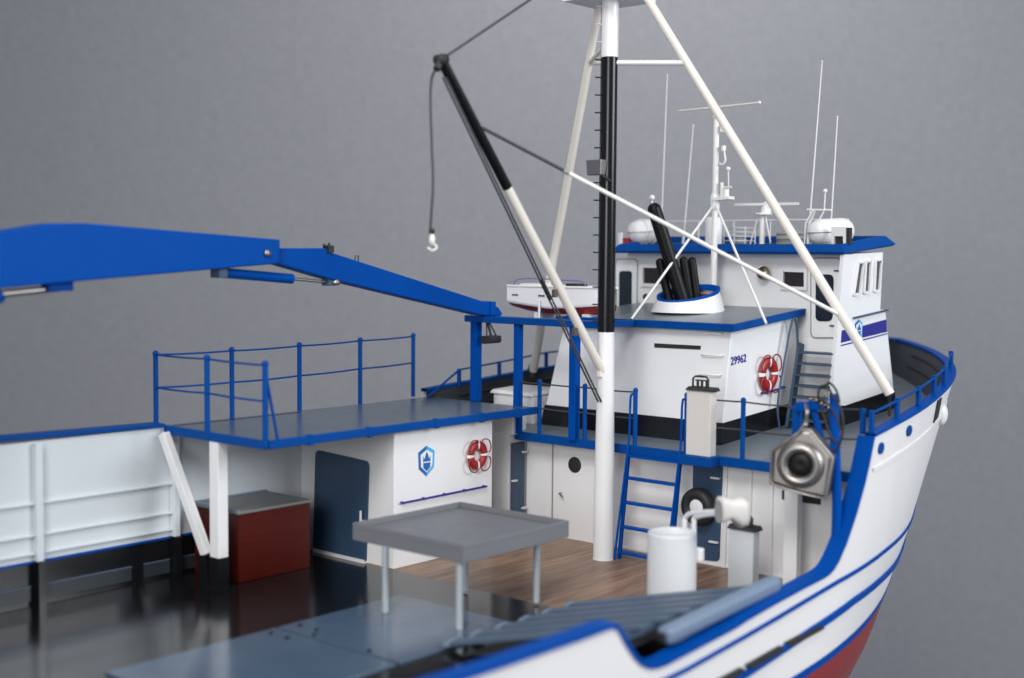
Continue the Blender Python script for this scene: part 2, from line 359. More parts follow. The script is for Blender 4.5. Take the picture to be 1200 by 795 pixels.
# inner bulwark faces
def deckz(x): return 1.01 + .07 * max(0, x - .4)
def inner(side, ztop, zb, x0, x1, off):
    m = MB(); xs = [x for x in STN if x0 <= x <= x1]; n = 2
    for x in xs:
        for z in (ztop(x), zb(x)):
            xx = xmap(x, z); m.v.append(Vector((xx, side * max(0, hb(xx, z) - off), z)))
    for i in range(len(xs) - 1):
        f = [2 * i, 2 * i + 1, 2 * i + 3, 2 * i + 2]; m.f.append(f[::-1] if side > 0 else f); m.sm.append(True)
    return m
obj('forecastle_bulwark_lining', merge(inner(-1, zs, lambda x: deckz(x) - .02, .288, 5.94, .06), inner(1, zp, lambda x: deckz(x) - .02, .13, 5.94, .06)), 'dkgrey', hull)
obj('bulwark_lining', merge(inner(-1, zs, lambda x: -.01, -7, .288, .08)), 'greyblue', hull)
def liner(side, ztop, dz, x0, x1):   # longitudinal dark bars inside the bow
    m = MB(); pts = []
    for x in [x0 + (x1 - x0) * k / 30 for k in range(31)]:
        z = ztop(x) - dz; xx = xmap(x, z); pts.append((xx, side * (hb(xx, z) - .075), z))
    return m.tube(pts, .016, 6)
for dz in (.10, .22):
    obj('bulwark_stringer', liner(1, zp, dz, .6, 5.5), 'dull', hull); obj('bulwark_stringer', liner(-1, zs, dz, .6, 5.3), 'dull', hull)

# hull side openings
def hullpatch(name, poly, m, n=1, thick=.012):
    """poly of photograph pixels pressed on the starboard hull side"""
    q = []
    for (px, py) in poly:
        r = ray(px, py); t = 4.0 / PF
        while t < 30 / PF:
            p = CAM + r * t
            if -p.y < hb(p.x, p.z): break
            t += .002 / PF
        q.append(p)
    b = MB(); b.hexa([p + Vector((0, .01, 0)) for p in q], [p + Vector((0.004, -thick, 0)) for p in q]); return obj(name, b, m, hull)
for cx, cy, rx_, ry_ in ((1031.5, 525.5, 3.0, 7), (1064.5, 505, 2.8, 6.5)):
    hullpatch('porthole', [(cx + rx_ * math.cos(a * math.pi / 8) + 0.15 * ry_ * -math.sin(a * math.pi / 8), cy + ry_ * math.sin(a * math.pi / 8)) for a in range(16)], 'blue')
hullpatch('anchor_pocket', [(1098, 470), (1102.5, 466), (1098, 489), (1093, 496)], 'dull')
hullpatch('freeing_port', [(918, 753), (958, 732), (963, 736), (923, 758)], 'dull', thick=.028)
hullpatch('freeing_port', [(872, 779), (912, 756.5), (915, 761.5), (877, 784)], 'dull', thick=.028)
hullpatch('freeing_port', [(826, 803), (866, 782), (869, 787), (831, 808)], 'dull', thick=.028)
an = MB(); pa = at(1100, 486, d=12.6); an.ball((2.35, -2.13, 1.30), .07, 1.1, .8, 1.5)
obj('anchor_bolster', an, 'hullwhite', hull)

# ------------------------------------------------------------------ decks
bl = MB(); bl.box((-7, -2.36, -.06), (-1.6, 2.36, 0)); obj('aft_main_deck', bl, 'deckblk', ship)
wd = MB(); wd.box((-1.598, -2.36, -.06), (.48, 2.36, 0.0)); obj('wooden_work_deck', wd, 'wood', ship)
for i, (xa, xb, ya, yb) in enumerate(((-3.42, -2.17, -.88, .385), (-4.85, -3.45, -.88, .385))):
    p = MB().box((xa, ya, -.01), (xb, yb, .018)); pl = obj('deck_plate', p, 'plate', ship, bevel=.005)
    for (bx, by) in ([(xa + .12, yb - .1), (xa + .12, yb - .28), (xa + .03, .02), (xa + .03, -.55)] if i == 0 else [(xb - .12, yb - .1), (xb - .12, yb - .28)]):
        obj('plate_bolt', MB().lathe((bx, by, .017), [(.0, .012), (.016, .012), (.019, 0)], n=10), 'soot', pl)
# boat deck and forecastle deck in one sheet that follows the sheer
m = MB(); xs = [.29, .4, .7, 1.0, 1.5, 2.0, 2.5, 3.0, 3.5, 4.0, 4.5, 5.0, 5.3, 5.5]
for x in xs:
    z = deckz(x); h = hb(x, z) - .05
    m.v += [Vector((x, -h, z)), Vector((x, h, z)), Vector((x, h, z - .06)), Vector((x, -h, z - .06))]
for i in range(len(xs) - 1):
    for j in range(4): m.f.append([4 * i + j, 4 * i + 4 + j, 4 * i + 4 + (j + 1) % 4, 4 * i + (j + 1) % 4]); m.sm.append(False)
m.f.append([0, 1, 2, 3]); m.sm.append(False)
bdk = obj('boat_deck', m, 'deck2', ship)
fa = MB().box((.255, -2.36, .935), (.29, 1.30, 1.018)); obj('deck_edge_fascia', fa, 'blue', bdk, bevel=.006)

# ------------------------------------------------------------------ port bulwark inside (x < -1.6)
pb = MB().box((-7, 2.33, .335), (-1.57, 2.36, 1.27)); pw = obj('port_bulwark_panel', pb, 'dimwhite', ship)
obj('bulwark_foot_panel', MB().box((-7, 2.335, 0), (-1.57, 2.36, .32)), 'band', ship)
obj('blue_trim_strip', MB().box((-7, 2.322, .318), (-1.57, 2.355, .337)), 'crane', pw)
for yy in (566, 600, 619.5):
    z = at(204, yy, y=2.33).z
    obj('bulwark_stringer', MB().box((-7, 2.30, z - .008), (-3.0, 2.332, z + .008)), 'dimwhite', pw, bevel=.003)
for px in (46, 207, -130):
    x = at(px, 560, y=2.28).x
    s = MB().hexa([(x - .03, 2.27, .335), (x + .03, 2.27, .335), (x + .03, 2.335, .335), (x - .03, 2.335, .335)], [(x - .03, 2.27, 1.255), (x + .03, 2.27, 1.255), (x + .03, 2.335, 1.255), (x - .03, 2.335, 1.255)])
    st = obj('bulwark_stay', s, 'dimwhite', pw, bevel=.006)
    obj('stay_foot', MB().box((x - .03, 2.25, 0), (x + .03, 2.335, .333)), 'band', st)
# grey freeing slots along the bulwark foot
for (pa_, pb2) in ((-60, 36), (49, 154), (169, 199), (213, 231)):
    xa = at(pa_, 705, y=2.33).x; xb = at(pb2, 690, y=2.33).x
    sl_ = obj('freeing_slot', MB().box((xa, 2.325, .025), (xb, 2.337, .135)), 'slotgrey', ship)
    obj('slot_lip', MB().box((xa, 2.318, .135), (xb, 2.337, .143)), 'slat', sl_)

# ------------------------------------------------------------------ port deckhouse with its walkway roof
LX0, LX1, LY = -1.576, -.30, 1.09
dh = MB()
dh.hexa([(LX0, LY, 0), (LX1, LY, 0), (LX1, 1.62, 0), (.2, 1.62, 0), (.2, 2.33, 0), (LX0, 2.33, 0)], [(LX0, LY, 1.21), (LX1, LY, 1.21), (LX1, 1.62, 1.21), (.2, 1.62, 1.21), (.2, 2.33, 1.21), (LX0, 2.33, 1.21)])
dhouse = obj('deckhouse', dh, 'white', ship, bevel=.008)
dw = MB().box((.2, 1.32, 0), (.46, 1.64, 1.21)); dw.box((.18, 1.26, .99), (.30, 1.64, 1.215)); obj('deckhouse_corner', dw, 'white', dhouse, bevel=.006)
# walkway roof
pf = MB().box((-3.02, 1.02, 1.222), (.24, 2.445, 1.27)); proof = obj('walkway_deck', pf, 'deck', ship)
e = MB()
e.box((-3.06, 1.0, 1.215), (-3.02, 2.46, 1.285)); e.box((-3.02, .985, 1.215), (.235, 1.02, 1.285))
for x in (-1.95, -1.15, -.55, -.05, -2.6): e.box((x - .022, .975, 1.205), (x + .022, 1.03, 1.293))
obj('walkway_edge', e, 'blue', proof, bevel=.006)
def panel(name, quad, pl, m, parent, thick=.02, bevel=.0, rnd=0.0, lift=.0):
    """rounded panel on a plane, from the photograph's corners (clockwise from top left)"""
    q = [at(a, b, pl=pl) for a, b in quad]; n = Vector(pl[1]).normalized()
    if n.dot(CAM - q[0]) < 0: n = -n
    pts = []
    if rnd:
        for i in range(4):
            c = q[i]; a = (q[i - 1] - c); b = (q[(i + 1) % 4] - c); ra = min(rnd, a.length * .45); rb = min(rnd, b.length * .45)
            p0 = c + a.normalized() * ra; p1 = c + b.normalized() * rb
            for k in range(6):
                t = k / 5; pts.append(p0 * (1 - t) ** 2 + c * 2 * t * (1 - t) + p1 * t * t)
    else: pts = q
    return obj(name, MB().hexa([p + n * (lift - .004) for p in pts], [p + n * (lift + thick) for p in pts]), m, parent, bevel=bevel), q, n
PLA = ((LX0, 0, 0), (-1, 0, 0)); PLL = ((0, LY, 0), (0, -1, 0))
d1, q, n = panel('door', [(371, 527), (433.5, 541), (430, 661), (368, 650)], PLA, 'door', dhouse, .018, .005, .06)
d1['label'] = 'wide dark blue door beside the red storage box'
h = at(427.5, 605, x=LX0); obj('door_handle', MB().tube([h + Vector((-.05, 0, -.055)), h + Vector((-.05, 0, .055))], .012, 8).box(h + Vector((-.05, -.01, -.05)), h + Vector((0, .01, -.03))), 'white', dhouse)
sb = at(400, 661, x=LX0); obj('door_sill', MB().box((LX0 - .03, sb.y - .33, 0.0), (LX0, sb.y + .36, .03)), 'white', dhouse)
by = at(341, 560, x=LX0).y; obj('wall_batten', MB().box((LX0 - .03, by - .03, 0), (LX0, by + .03, 1.2)), 'white', dhouse, bevel=.005)
# blue hand rail under the emblem
a = at(470.8, 590, y=LY - .03); b = at(570.4, 570, y=LY - .03); hr = MB().tube([a, b], .010, 8)
for k in range(5):
    c = a.lerp(b, .02 + .24 * k); hr.tube([c + Vector((0, .03, 0)), c], .012, 8)
obj('grab_rail', hr, 'navy', dhouse)
# coloured emblem: a tall pointed shield with a crowned keep
def emblem(cx, cy, w, h, pl, parent, thick=.004):
    n = Vector(pl[1]); c = at(cx, cy, pl=pl)
    if n.dot(CAM - c) < 0: n = -n
    U = Vector((0, 0, 1)); R_ = U.cross(n).normalized()
    W_ = lambda pts, l0, l1: MB().hexa([c + R_ * (x * w / 2) + U * (y * h / 2) + n * l0 for x, y in pts], [c + R_ * (x * w / 2) + U * (y * h / 2) + n * l1 for x, y in pts])
    sh = [(0, 1), (1, .62), (.92, -.45), (0, -1), (-.92, -.45), (-1, .62)]; sc = lambda k: [(x * k, y * k) for x, y in sh]
    a_ = obj('emblem', W_([(0, 1), (1, .62), (.92, -.45), (0, -1)], -.002, thick), 'sky', parent)
    obj('emblem_border', W_([(0, 1), (0, -1), (-.92, -.45), (-1, .62)], -.002, thick + .0005), 'midblue', a_)
    obj('emblem_field', W_(sc(.74), 0, thick + .002), 'white', a_)
    k = W_([(-.45, -.02), (-.42, .35), (-.28, .12), (-.16, .4), (0, .62), (.16, .4), (.28, .12), (.42, .35), (.45, -.02)][::-1], 0, thick + .004)
    k2 = W_([(-.45, -.1), (-.4, -.42), (0, -.66), (.4, -.42), (.45, -.1)], 0, thick + .004)
    obj('emblem_device', merge(k, k2), 'midblue', a_)
emblem(499.5, 540.5, .205, .275, PLL, dhouse)
# small blue door in the recess, starboard-facing
PLR = ((0, 1.32, 0), (0, -1, 0))
d2 = obj('door', MB().box((.225, 1.30, .14), (.43, 1.325, .90)), 'door', dhouse, bevel=.02); d2['label'] = 'narrow dark blue door in the shadowed recess'
for (zz, xx) in ((.80, .40), (.53, .25), (.24, .40)):
    obj('door_clip', MB().box((xx - .03, 1.27, zz - .008), (xx + .03, 1.302, zz + .008)), 'white', dhouse)

# ------------------------------------------------------------------ main bulkhead under the boat deck
BX = .47
bh = MB().box((BX, -2.34, 0), (BX + .04, 1.32, .95)); bulk = obj('main_bulkhead', bh, 'white', ship)
obj('bulkhead_foot', MB().box((BX - .012, -2.3, 0), (BX, 1.31, .018)), 'white', bulk)
PLB = ((BX, 0, 0), (-1, 0, 0))
d3, q, n = panel('door', [(655, 520), (700.5, 526), (698, 638), (653.5, 631)], PLB, 'white', bulk, .010, .004, .03)
d3['label'] = 'plain white door with a round black window'
pc = at(673.5, 545, x=BX - .012); obj('door_window', MB().lathe(pc, [(0, .012), (.062, .012), (.075, .008), (.078, -.004)], axis=(-1, 0, 0), n=24), 'dull', bulk)
pc = at(657.5, 578, x=BX - .02); obj('door_handle', MB().tube([pc, pc + Vector((-.03, -.0, 0)), pc + Vector((-.03, -.045, -.03))], .008, 8), 'steel', bulk)
obj('wall_seam', MB().box((BX - .006, at(647, 560, x=BX).y, .02), (BX, at(648.5, 560, x=BX).y, .94)), 'grey', bulk)
d4, q, n = panel('door', [(813, 541), (847.5, 545), (843.5, 658), (811, 655)], PLB, 'door', bulk, .014, .004, .04)
d4['label'] = 'dark blue door half hidden by the black wheel'
for (px, py) in ((838, 560.5), (836, 635.5)):
    pc = at(px, py, x=BX - .03); obj('door_clip', MB().box(pc + Vector((-.01, -.045, -.008)), pc + Vector((.02, .045, .008))), 'white', bulk)
obj('dark_wall_slot', MB().box((BX - .012, at(917, 582, x=BX).y, .68), (BX, at(962, 586, x=BX).y, .76)), 'dull', bulk)
for px in (851, 880, 905): 
    y = at(px, 600, x=BX).y; obj('wall_stiffener', MB().box((BX - .03, y - .015, 0), (BX, y + .015, .95)), 'white', bulk, bevel=.004)

# tyre fender on the bulkhead
tc_ = at(818, 594, x=BX - .09); wt = thing('wheel', tc_ + Vector((.09, 0, -.17)), 'black rubber wheel with white hub mounted against the dark blue door', 'wheel')
r0 = .165; pts = [(r0 * .62 + .055 * math.cos(a * math.pi / 6), .055 * math.sin(a * math.pi / 6)) for a in range(13)]
obj('tyre', MB().lathe(tc_, [(.115 + .055 * math.cos(a * math.pi / 7), .06 * math.sin(a * math.pi / 7)) for a in range(15)], axis=(-1, 0, 0), n=32), 'dull', wt)
obj('hub', MB().lathe(tc_, [(0, .035), (.06, .035), (.085, .02), (.09, -.09)], axis=(-1, 0, 0), n=28), 'white', wt)

# ------------------------------------------------------------------ funnel house
def fx(z): return .74 + .15 * (z - 1.0)
fh = MB()
B4 = [(fx(1.0), -.75, .98), (2.06, -.75, 1.05), (2.06, 1.37, 1.05), (fx(1.0), 1.37, .98)]
T4 = [(fx(2.06), -.75, 2.06), (2.12, -.75, 2.165), (2.12, 1.2, 2.165), (fx(2.06), 1.2, 2.06)]
fh.hexa(B4, T4); fhouse = obj('funnel_house', fh, 'white', ship, bevel=.008)
def bandz(x): return deckz(x) + .20
bnd = MB(); o_ = .006
bnd.hexa([(fx(1.0) - o_, -.75 - o_, 1.0), (2.065, -.75 - o_, 1.05), (2.065, 1.37 + o_, 1.05), (fx(1.0) - o_, 1.37 + o_, 1.0)],
         [(fx(1.23) - o_, -.75 - o_, bandz(.74)), (2.065, -.75 - o_, bandz(2.0)), (2.065, 1.335 + o_, bandz(2.0)), (fx(1.23) - o_, 1.335 + o_, bandz(.74))])
obj('black_foot_band', bnd, 'band', fhouse)
rf = MB(); rf.hexa([(.84, -.80, 2.075), (2.20, -.80, 2.190), (2.20, 1.22, 2.190), (.84, 1.22, 2.075)], [(.84, -.80, 2.125), (2.20, -.80, 2.240), (2.20, 1.22, 2.240), (.84, 1.22, 2.125)])
froof = obj('funnel_house_roof', rf, 'deck2', fhouse)
rz = lambda x: 2.125 + .0846 * (x - .84)
e = MB(); e.hexa([(.80, -.84, 2.066), (.84, -.84, 2.069), (.84, 1.24, 2.069), (.80, 1.24, 2.066)], [(.80, -.84, 2.132), (.84, -.84, 2.135), (.84, 1.24, 2.135), (.80, 1.24, 2.132)])
e.hexa([(.84, -.84, 2.069), (2.10, -.84, 2.176), (2.10, -.80, 2.176), (.84, -.80, 2.069)], [(.84, -.84, 2.135), (2.10, -.84, 2.242), (2.10, -.80, 2.242), (.84, -.80, 2.135)])
obj('roof_edge', e, 'blue', fhouse, bevel=.004)
obj('boat_shelf', MB().box((.62, 1.18, 2.045), (1.30, 1.90, 2.085)), 'blue', fhouse, bevel=.004)
PLF = ((fx(1.0), 0, 1.0), (-1, 0, .15)); PLS = ((0, -.75, 0), (0, -1, 0))
panel('vent_slot', [(767, 402.5), (821.5, 405.5), (821, 410), (767, 407.5)], PLF, 'dull', fhouse, .006)
for (x0_, y0_) in ((824, 413), (821, 436)):
    a = at(x0_, y0_ + 3, pl=PLF); b = at(x0_ + 24, y0_ + 3.5, pl=PLF); o2 = Vector((-.035, 0, .0)); obj('foot_grip', MB().tube([a, a + o2, b + o2, b], .008, 8), 'white', fhouse)
a = at(829, 390, pl=PLF); b = at(848, 391.5, pl=PLF); obj('wall_ledge', MB().box(a + Vector((-.04, 0, -.012)), b + Vector((0.02, 0, .012))), 'white', fhouse, bevel=.003)
pc = at(704, 499, pl=PLF); obj('tap', MB().tube([pc, pc + Vector((-.06, 0, 0))], .012, 8), 'white', fhouse)
panel('side_panel', [(880, 396), (926, 386), (922, 457), (880, 464)], PLS, 'white', fhouse, .003)
a = at(896, 461, y=-.79); b = at(920, 454, y=-.79); obj('grab_rail', MB().tube([a, b], .010, 8).tube([a, a + Vector((0, .05, 0))], .01, 8).tube([b, b + Vector((0, .05, 0))], .01, 8), 'navy', fhouse)
def text(name, s, loc, size, right, up, m, parent, depth=.003):
    c = bpy.data.curves.new(name, 'FONT'); c.body = s; c.size = size; c.align_x = 'CENTER'; c.align_y = 'CENTER'; c.extrude = depth; c.space_character = 1.05; c.offset = size * .012
    t = bpy.data.objects.new(name, c); COL.objects.link(t)
    dg = bpy.context.evaluated_depsgraph_get(); me = bpy.data.meshes.new_from_object(t.evaluated_get(dg)); bpy.data.objects.remove(t); bpy.data.curves.remove(c)
    R_ = Vector(right).normalized(); U = Vector(up).normalized(); n = R_.cross(U)
    mb = MB(); mb.add([Vector(loc) + R_ * v.co.x + U * v.co.y + n * v.co.z for v in me.vertices], [list(p.vertices) for p in me.polygons]); bpy.data.meshes.remove(me)
    return obj(name, mb, m, parent)
text('hull_number', '29962', at(865.5, 422, y=-.752) , .104, (1, 0, .07), (0, 0, 1), 'navy', fhouse)

# funnel casing and exhaust pipes on the funnel house roof
FC = Vector((1.62, .20, rz(1.62) - .004))
fn = thing('exhaust_funnel', FC, 'oval white funnel casing with blue rim holding black exhaust pipes', 'funnel')
yaw = math.radians(-8)
cas = MB(); N_ = 40; rows = [(.37, .30, 0.0, 0), (.34, .27, .10, .4), (.305, .24, .19, 1), (.27, .205, .19, 1), (.25, .19, .02, .3)]
# the wide side of the oval lies across the view, its lip rises forward
ux = Vector((.70, -.71, 0)).normalized(); uy = Vector((.71, .70, 0)).normalized()
def casing(rows, m=None):
    m = m or MB(); k0 = len(m.v)
    for (ra, rb, h_, s_) in rows:
        for k in range(N_):
            a = 2 * math.pi * k / N_; p = FC + ux * (ra * math.cos(a)) + uy * (rb * math.sin(a)); m.v.append(p + Vector((0, 0, h_ + s_ * (.052 * math.cos(a) + .055 * math.sin(a)))))
    for i in range(len(rows) - 1):
        for k in range(N_): m.f.append([k0 + i * N_ + k, k0 + i * N_ + (k + 1) % N_, k0 + (i + 1) * N_ + (k + 1) % N_, k0 + (i + 1) * N_ + k]); m.sm.append(True)
    return m
obj('casing', casing(rows[:3]), 'white', fn)
obj('casing_lip', casing([(.312, .247, .17, 1), (.318, .253, .20, 1), (.285, .22, .20, 1), (.28, .215, .14, 1)]), 'crane', fn)
cf = casing([(.285, .22, .12, .8)]); cf.f.append(list(range(N_))); cf.sm.append(False); obj('casing_floor', cf, 'redhull', fn)
def pipe(p0, p1, r, name='exhaust_pipe'):
    a = FC + ux * p0[0] + uy * p0[1] + Vector((0, 0, .06)); dirv = (p1 - a); mb = MB(); n_ = dirv.normalized()
    mb.tube([a, p1], r, 16, caps=False); mb.ball(p1, r, n=16, m=8); o = obj(name, mb, 'soot', fn); return o
DP = FC - CAM; dd = DP.dot(FWD)
pipe((-.045, -.04), at(767, 246, d=dd - .1), .070)
pipe((-.175, -.0), at(773.5, 308, d=dd), .045)
pipe((.03, .03), at(801, 306, d=dd), .045)
pipe((.11, .05), at(811, 306, d=dd + .05), .042)
kb = at(764, 232, d=dd - .1); obj('pipe_lamp', MB().tube([kb + Vector((0, 0, -.1)), kb], .012, 8).ball(kb, .03), 'white', fn)

# ------------------------------------------------------------------ wheelhouse
def wx(z): return 2.05 + .125 * (z - 1.1)
def wx0(z): return 1.85 + .125 * (z - 1.1)
YS, YP = -1.25, 1.42
wh = MB()
prof_w = [(wx(1.08), 1.08), (3.30, 1.17), (2.99, 2.225), (2.88, 2.222), (2.91, 2.80), (wx(2.78), 2.78)]
wh.prism([(x, YS, z) for x, z in prof_w], (0, YP - YS, 0)); whouse = obj('wheelhouse', wh, 'white', ship, bevel=.008)
sp = MB(); sp.prism([(x, YS - .002, z) for x, z in [(wx0(1.08), 1.08), (wx(1.08) + .05, 1.09), (wx(2.78) + .05, 2.775), (wx0(2.78), 2.772)]], (0, .035, 0)); obj('side_wing_plate', sp, 'white', whouse)
spb = MB(); spb.prism([(x, YS - .008, z) for x, z in [(wx0(1.08) - .004, 1.05), (wx(1.08) + .05, 1.07), (wx(1.3) + .05, bandz(2.1)), (wx0(1.3) - .004, bandz(1.85))]], (0, .047, 0)); obj('black_foot_band', spb, 'band', whouse)
wb = MB(); pb_ = [(wx(1.08) - .006, 1.05), (3.31, 1.15), (3.235, bandz(3.2) + .0), (wx(1.3) - .006, bandz(1.9))]
wb.prism([(x, YS - .006, z) for x, z in pb_], (0, YP - YS + .012, 0)); obj('black_foot_band', wb, 'band', whouse)
obj('wing_ledge', MB().hexa([(2.28, YS - .03, 2.155), (3.0, YS - .03, 2.212), (3.0, YS, 2.212), (2.28, YS, 2.155)], [(2.28, YS - .03, 2.17), (3.0, YS - .03, 2.227), (3.0, YS, 2.227), (2.28, YS, 2.17)]), 'greyblue', whouse)
# roof with flared coaming
wr = lambda x: 2.795 + .085 * (x - 2.05)
def roof_ring(inset, dz):
    return [(2.02 + inset, YS - .03 + inset, wr(2.02) + dz), (3.12 - inset, YS - .03 + inset, wr(3.12) + dz), (3.12 - inset, YP + .06 - inset, wr(3.12) + dz), (2.02 + inset, YP + .06 - inset, wr(2.02) + dz)]
ro = MB(); rings = [roof_ring(.02, -.022), roof_ring(.0, .0), roof_ring(.075, .078), roof_ring(.11, .078), roof_ring(.12, .01)]
for i, r_ in enumerate(rings): ro.v += [Vector(p) for p in r_]
ro.f.append([3, 2, 1, 0]); ro.sm.append(False)
for i in range(4):
    for k in range(4): ro.f.append([i * 4 + k, i * 4 + (k + 1) % 4, i * 4 + 4 + (k + 1) % 4, i * 4 + 4 + k]); ro.sm.append(False)
wroof = obj('wheelhouse_roof', ro, 'blue', whouse)
tr = MB(); tr.add(rings[4], [[0, 1, 2, 3]]); obj('roof_deck', tr, 'deck', whouse)
PLW = ((wx(1.1), 0, 1.1), (-1, 0, .125)); PWS = ((0, YS, 0), (0, -1, 0))
# side windows
for qd in ([(1006, 310), (1011.5, 309.5), (1007, 343), (1001, 344)], [(1015, 308.7), (1020, 308.2), (1018.3, 341), (1013, 341.6)], [(1026.5, 307.2), (1032.5, 306.7), (1030, 339), (1025, 340)]):
    panel('side_window', qd, PWS, 'greyglass', whouse, .003)
    fr = MB(); gx = 1.6
    Q = [at(x, y, y=YS - .012) for x, y in qd]; cq = (Q[0] + Q[1] + Q[2] + Q[3]) / 4; Q = [q_ + (q_ - cq).normalized() * .018 for q_ in Q]
    for k in range(4): fr.bar(Q[k], Q[(k + 1) % 4], .018, .022, up=(0, -1, 0))
    obj('window_frame', fr, 'white', whouse)
def framed(quad, glass='glass', fw_=.034):
    panel('window', quad, PLW, glass, whouse, .004)
    Q = [at(x, y, pl=PLW) + Vector((-.008, 0, 0)) for x, y in quad]; fr = MB()
    for i in range(4):
        a, b = Q[i], Q[(i + 1) % 4]; d = (b - a).normalized() * fw_ * .5; fr.bar(a - d, b + d, fw_, .045, up=(-1, 0, 0))
    obj('window_frame', fr, 'white', whouse)
framed([(917.5, 316.5), (945.5, 317.5), (945.5, 338.5), (917.5, 337.5)])
framed([(753.5, 312), (779, 312.5), (779, 335), (753.5, 334)])
def seal(q, n, parent):
    c = sum(q, Vector()) / 4; pts = []
    for i in range(4):
        k = q[i]; a = q[i - 1] - k; b = q[(i + 1) % 4] - k; ra = min(.06, a.length * .4); rb = min(.06, b.length * .4); p0 = k + a.normalized() * ra; p1 = k + b.normalized() * rb
        pts += [p0 * (1 - t) ** 2 + k * 2 * t * (1 - t) + p1 * t * t for t in (0, .25, .5, .75, 1)]
    obj('door_seal', MB().tube([p + n * .014 for p in pts], .006, 6, closed=True), 'grey', parent)
d5, q, n = panel('door', [(951, 303), (987, 303), (984, 396), (951, 396)], PLW, 'white', whouse, .012, .004, .05); seal(q, n, whouse); d5['label'] = 'wheelhouse door at the head of the stairs'
panel('door_pane', [(957, 322), (978, 322), (976.5, 377), (956.5, 377)], PLW, 'pane', whouse, .018, .0, .06)
for (px, py) in ((983, 317.5), (978, 382)):
    pc = at(px, py, pl=PLW); obj('door_hinge', MB().box(pc + Vector((-.03, -.04, -.006)), pc + Vector((0, .04, .006))), 'dull', whouse)
d6, q, n = panel('door', [(722, 304), (748, 304), (747, 368), (722, 368)], PLW, 'white', whouse, .012, .004, .06); seal(q, n, whouse); d6['label'] = 'wheelhouse door behind the mast'
panel('door_pane', [(726.5, 318), (741.5, 318), (741, 361), (726.5, 361)], PLW, 'pane', whouse, .018, .0, .04)
pc = at(757, 348, pl=PLW); obj('wall_vent', MB().lathe(pc, [(0, .02), (.03, .02), (.035, 0)], axis=(-1, 0, 0), n=16), 'dull', whouse)
# navy band with emblem on the wing
panel('navy_band', [(1011, 382), (1038, 374.5), (1039.2, 389), (1010, 396)], PWS, 'navy', whouse, .004, lift=.001)
panel('navy_band', [(986, 387.5), (1002, 384), (1001, 398), (985, 402)], PWS, 'navy', whouse, .004, lift=.001)
panel('navy_pinstripe', [(985, 404.5), (1039.3, 390.6), (1039.5, 391.8), (985, 406)], PWS, 'navy', whouse, .004, lift=.001)
emblem(1006, 387, .16, .21, PWS, whouse)
# searchlight on the aft wall
pc = at(899, 320, pl=PLW) + Vector((-.08, 0, 0)); sl = obj('searchlight', MB().lathe(pc, [(0, .0), (.042, .008), (.06, .02), (.070, .035), (.066, -.03), (.04, -.07), (.015, -.1)], axis=(-.8, -.6, .1), n=20), 'brass', whouse)

# ------------------------------------------------------------------ stairs beside the funnel house
st = MB(); 
f0 = Vector((1.78, -.86, deckz(1.78))); f1 = Vector((1.99, -.86, 1.91))
for y in (-.86,): st.bar((f0.x, y, f0.z), (f1.x, y, f1.z), .03, .09, up=(1, 0, 0))
stairs = obj('stairs', st, 'greyblue', ship)
for k in range(7):
    t = (k + .8) / 7.6; p = f0.lerp(f1, t); obj('stair_tread', MB().box((p.x - .05, -1.225, p.z - .008), (p.x + .09, -.86, p.z + .010)), 'greyblue', stairs)
obj('stair_handrail', MB().tube(poly_smooth([(1.66, -.83, 1.12), (1.62, -.83, 1.34), (1.72, -.83, 1.72), (1.84, -.84, 2.12), (1.90, -.85, 2.12), (1.93, -.86, 1.90)], 5), .011, 8), 'greyblue', stairs)

# ------------------------------------------------------------------ railings
def wiretop(a, b, sag=.006, r=.007):
    a = Vector(a); b = Vector(b); return [a.lerp(b, k / 6) + Vector((0, 0, -sag * 4 * (k / 6) * (1 - k / 6))) for k in range(7)]
rail = thing('railing', (-1.4, 1.7, 1.27), 'thin blue open railing around the raised walkway above the dark door', 'railing')
PTS = [at(183, 497, z=1.285), at(272, 489, z=1.285), at(351, 479, z=1.285), at(422, 468.5, z=1.285), at(484, 459.5, z=1.285)]
for p in PTS: obj('post', MB().tube([p + Vector((0, 0, -.05)), p + Vector((0, 0, .60))], .022, 10).ball(p + Vector((0, 0, .60)), .026), 'blue', rail)
P2 = [at(243, 505, z=1.285), at(311, 517, z=1.285)]
for p in P2: obj('post', MB().tube([p + Vector((0, 0, -.05)), p + Vector((0, 0, .60))], .024, 10).ball(p + Vector((0, 0, .60)), .028), 'blue', rail)
obj('brace', MB().tube([P2[1] + Vector((0, 0, .55)), P2[1] + Vector((.12, 0, 0))], .012, 8), 'blue', rail)
for hgt in (.59, .31):
    rr = MB(); ch = [P2[1], P2[0]] + PTS; ch = [c + Vector((0, 0, hgt)) for c in ch]
    for a, b in zip(ch, ch[1:]): rr.tube(wiretop(a, b), .009, 6)
    obj('rail_wire', rr, 'blue', rail)

rail2 = thing('railing', (.27, -.5, 1.02), 'blue post and wire railing along the aft edge of the boat deck', 'railing')
def boatposts(lst):
    out = []
    for px, py in lst:
        p = at(px, py, x=.272); p.z = 1.018; out.append(p)
        obj('post', MB().tube([p + Vector((0, 0, -.03)), p + Vector((0, 0, .505))], .021, 10).ball(p + Vector((0, 0, .505)), .025, n=10, m=6), 'blue', rail2)
    return out
ga = boatposts([(632, 505), (685, 508), (744, 515)]); gb = boatposts([(804, 525), (870, 533), (936, 545)]); gb_end = Vector((.272, -2.32, 1.04))
for hgt in (.49, .25):
    for g in ([Vector((.27, 1.25, 1.018))] + ga, gb + [gb_end]):
        rr = MB()
        for a, b in zip(g, g[1:]): rr.tube(wiretop(a + Vector((0, 0, hgt)), b + Vector((0, 0, hgt))), .008, 6)
        obj('rail_wire', rr, 'wire', rail2)

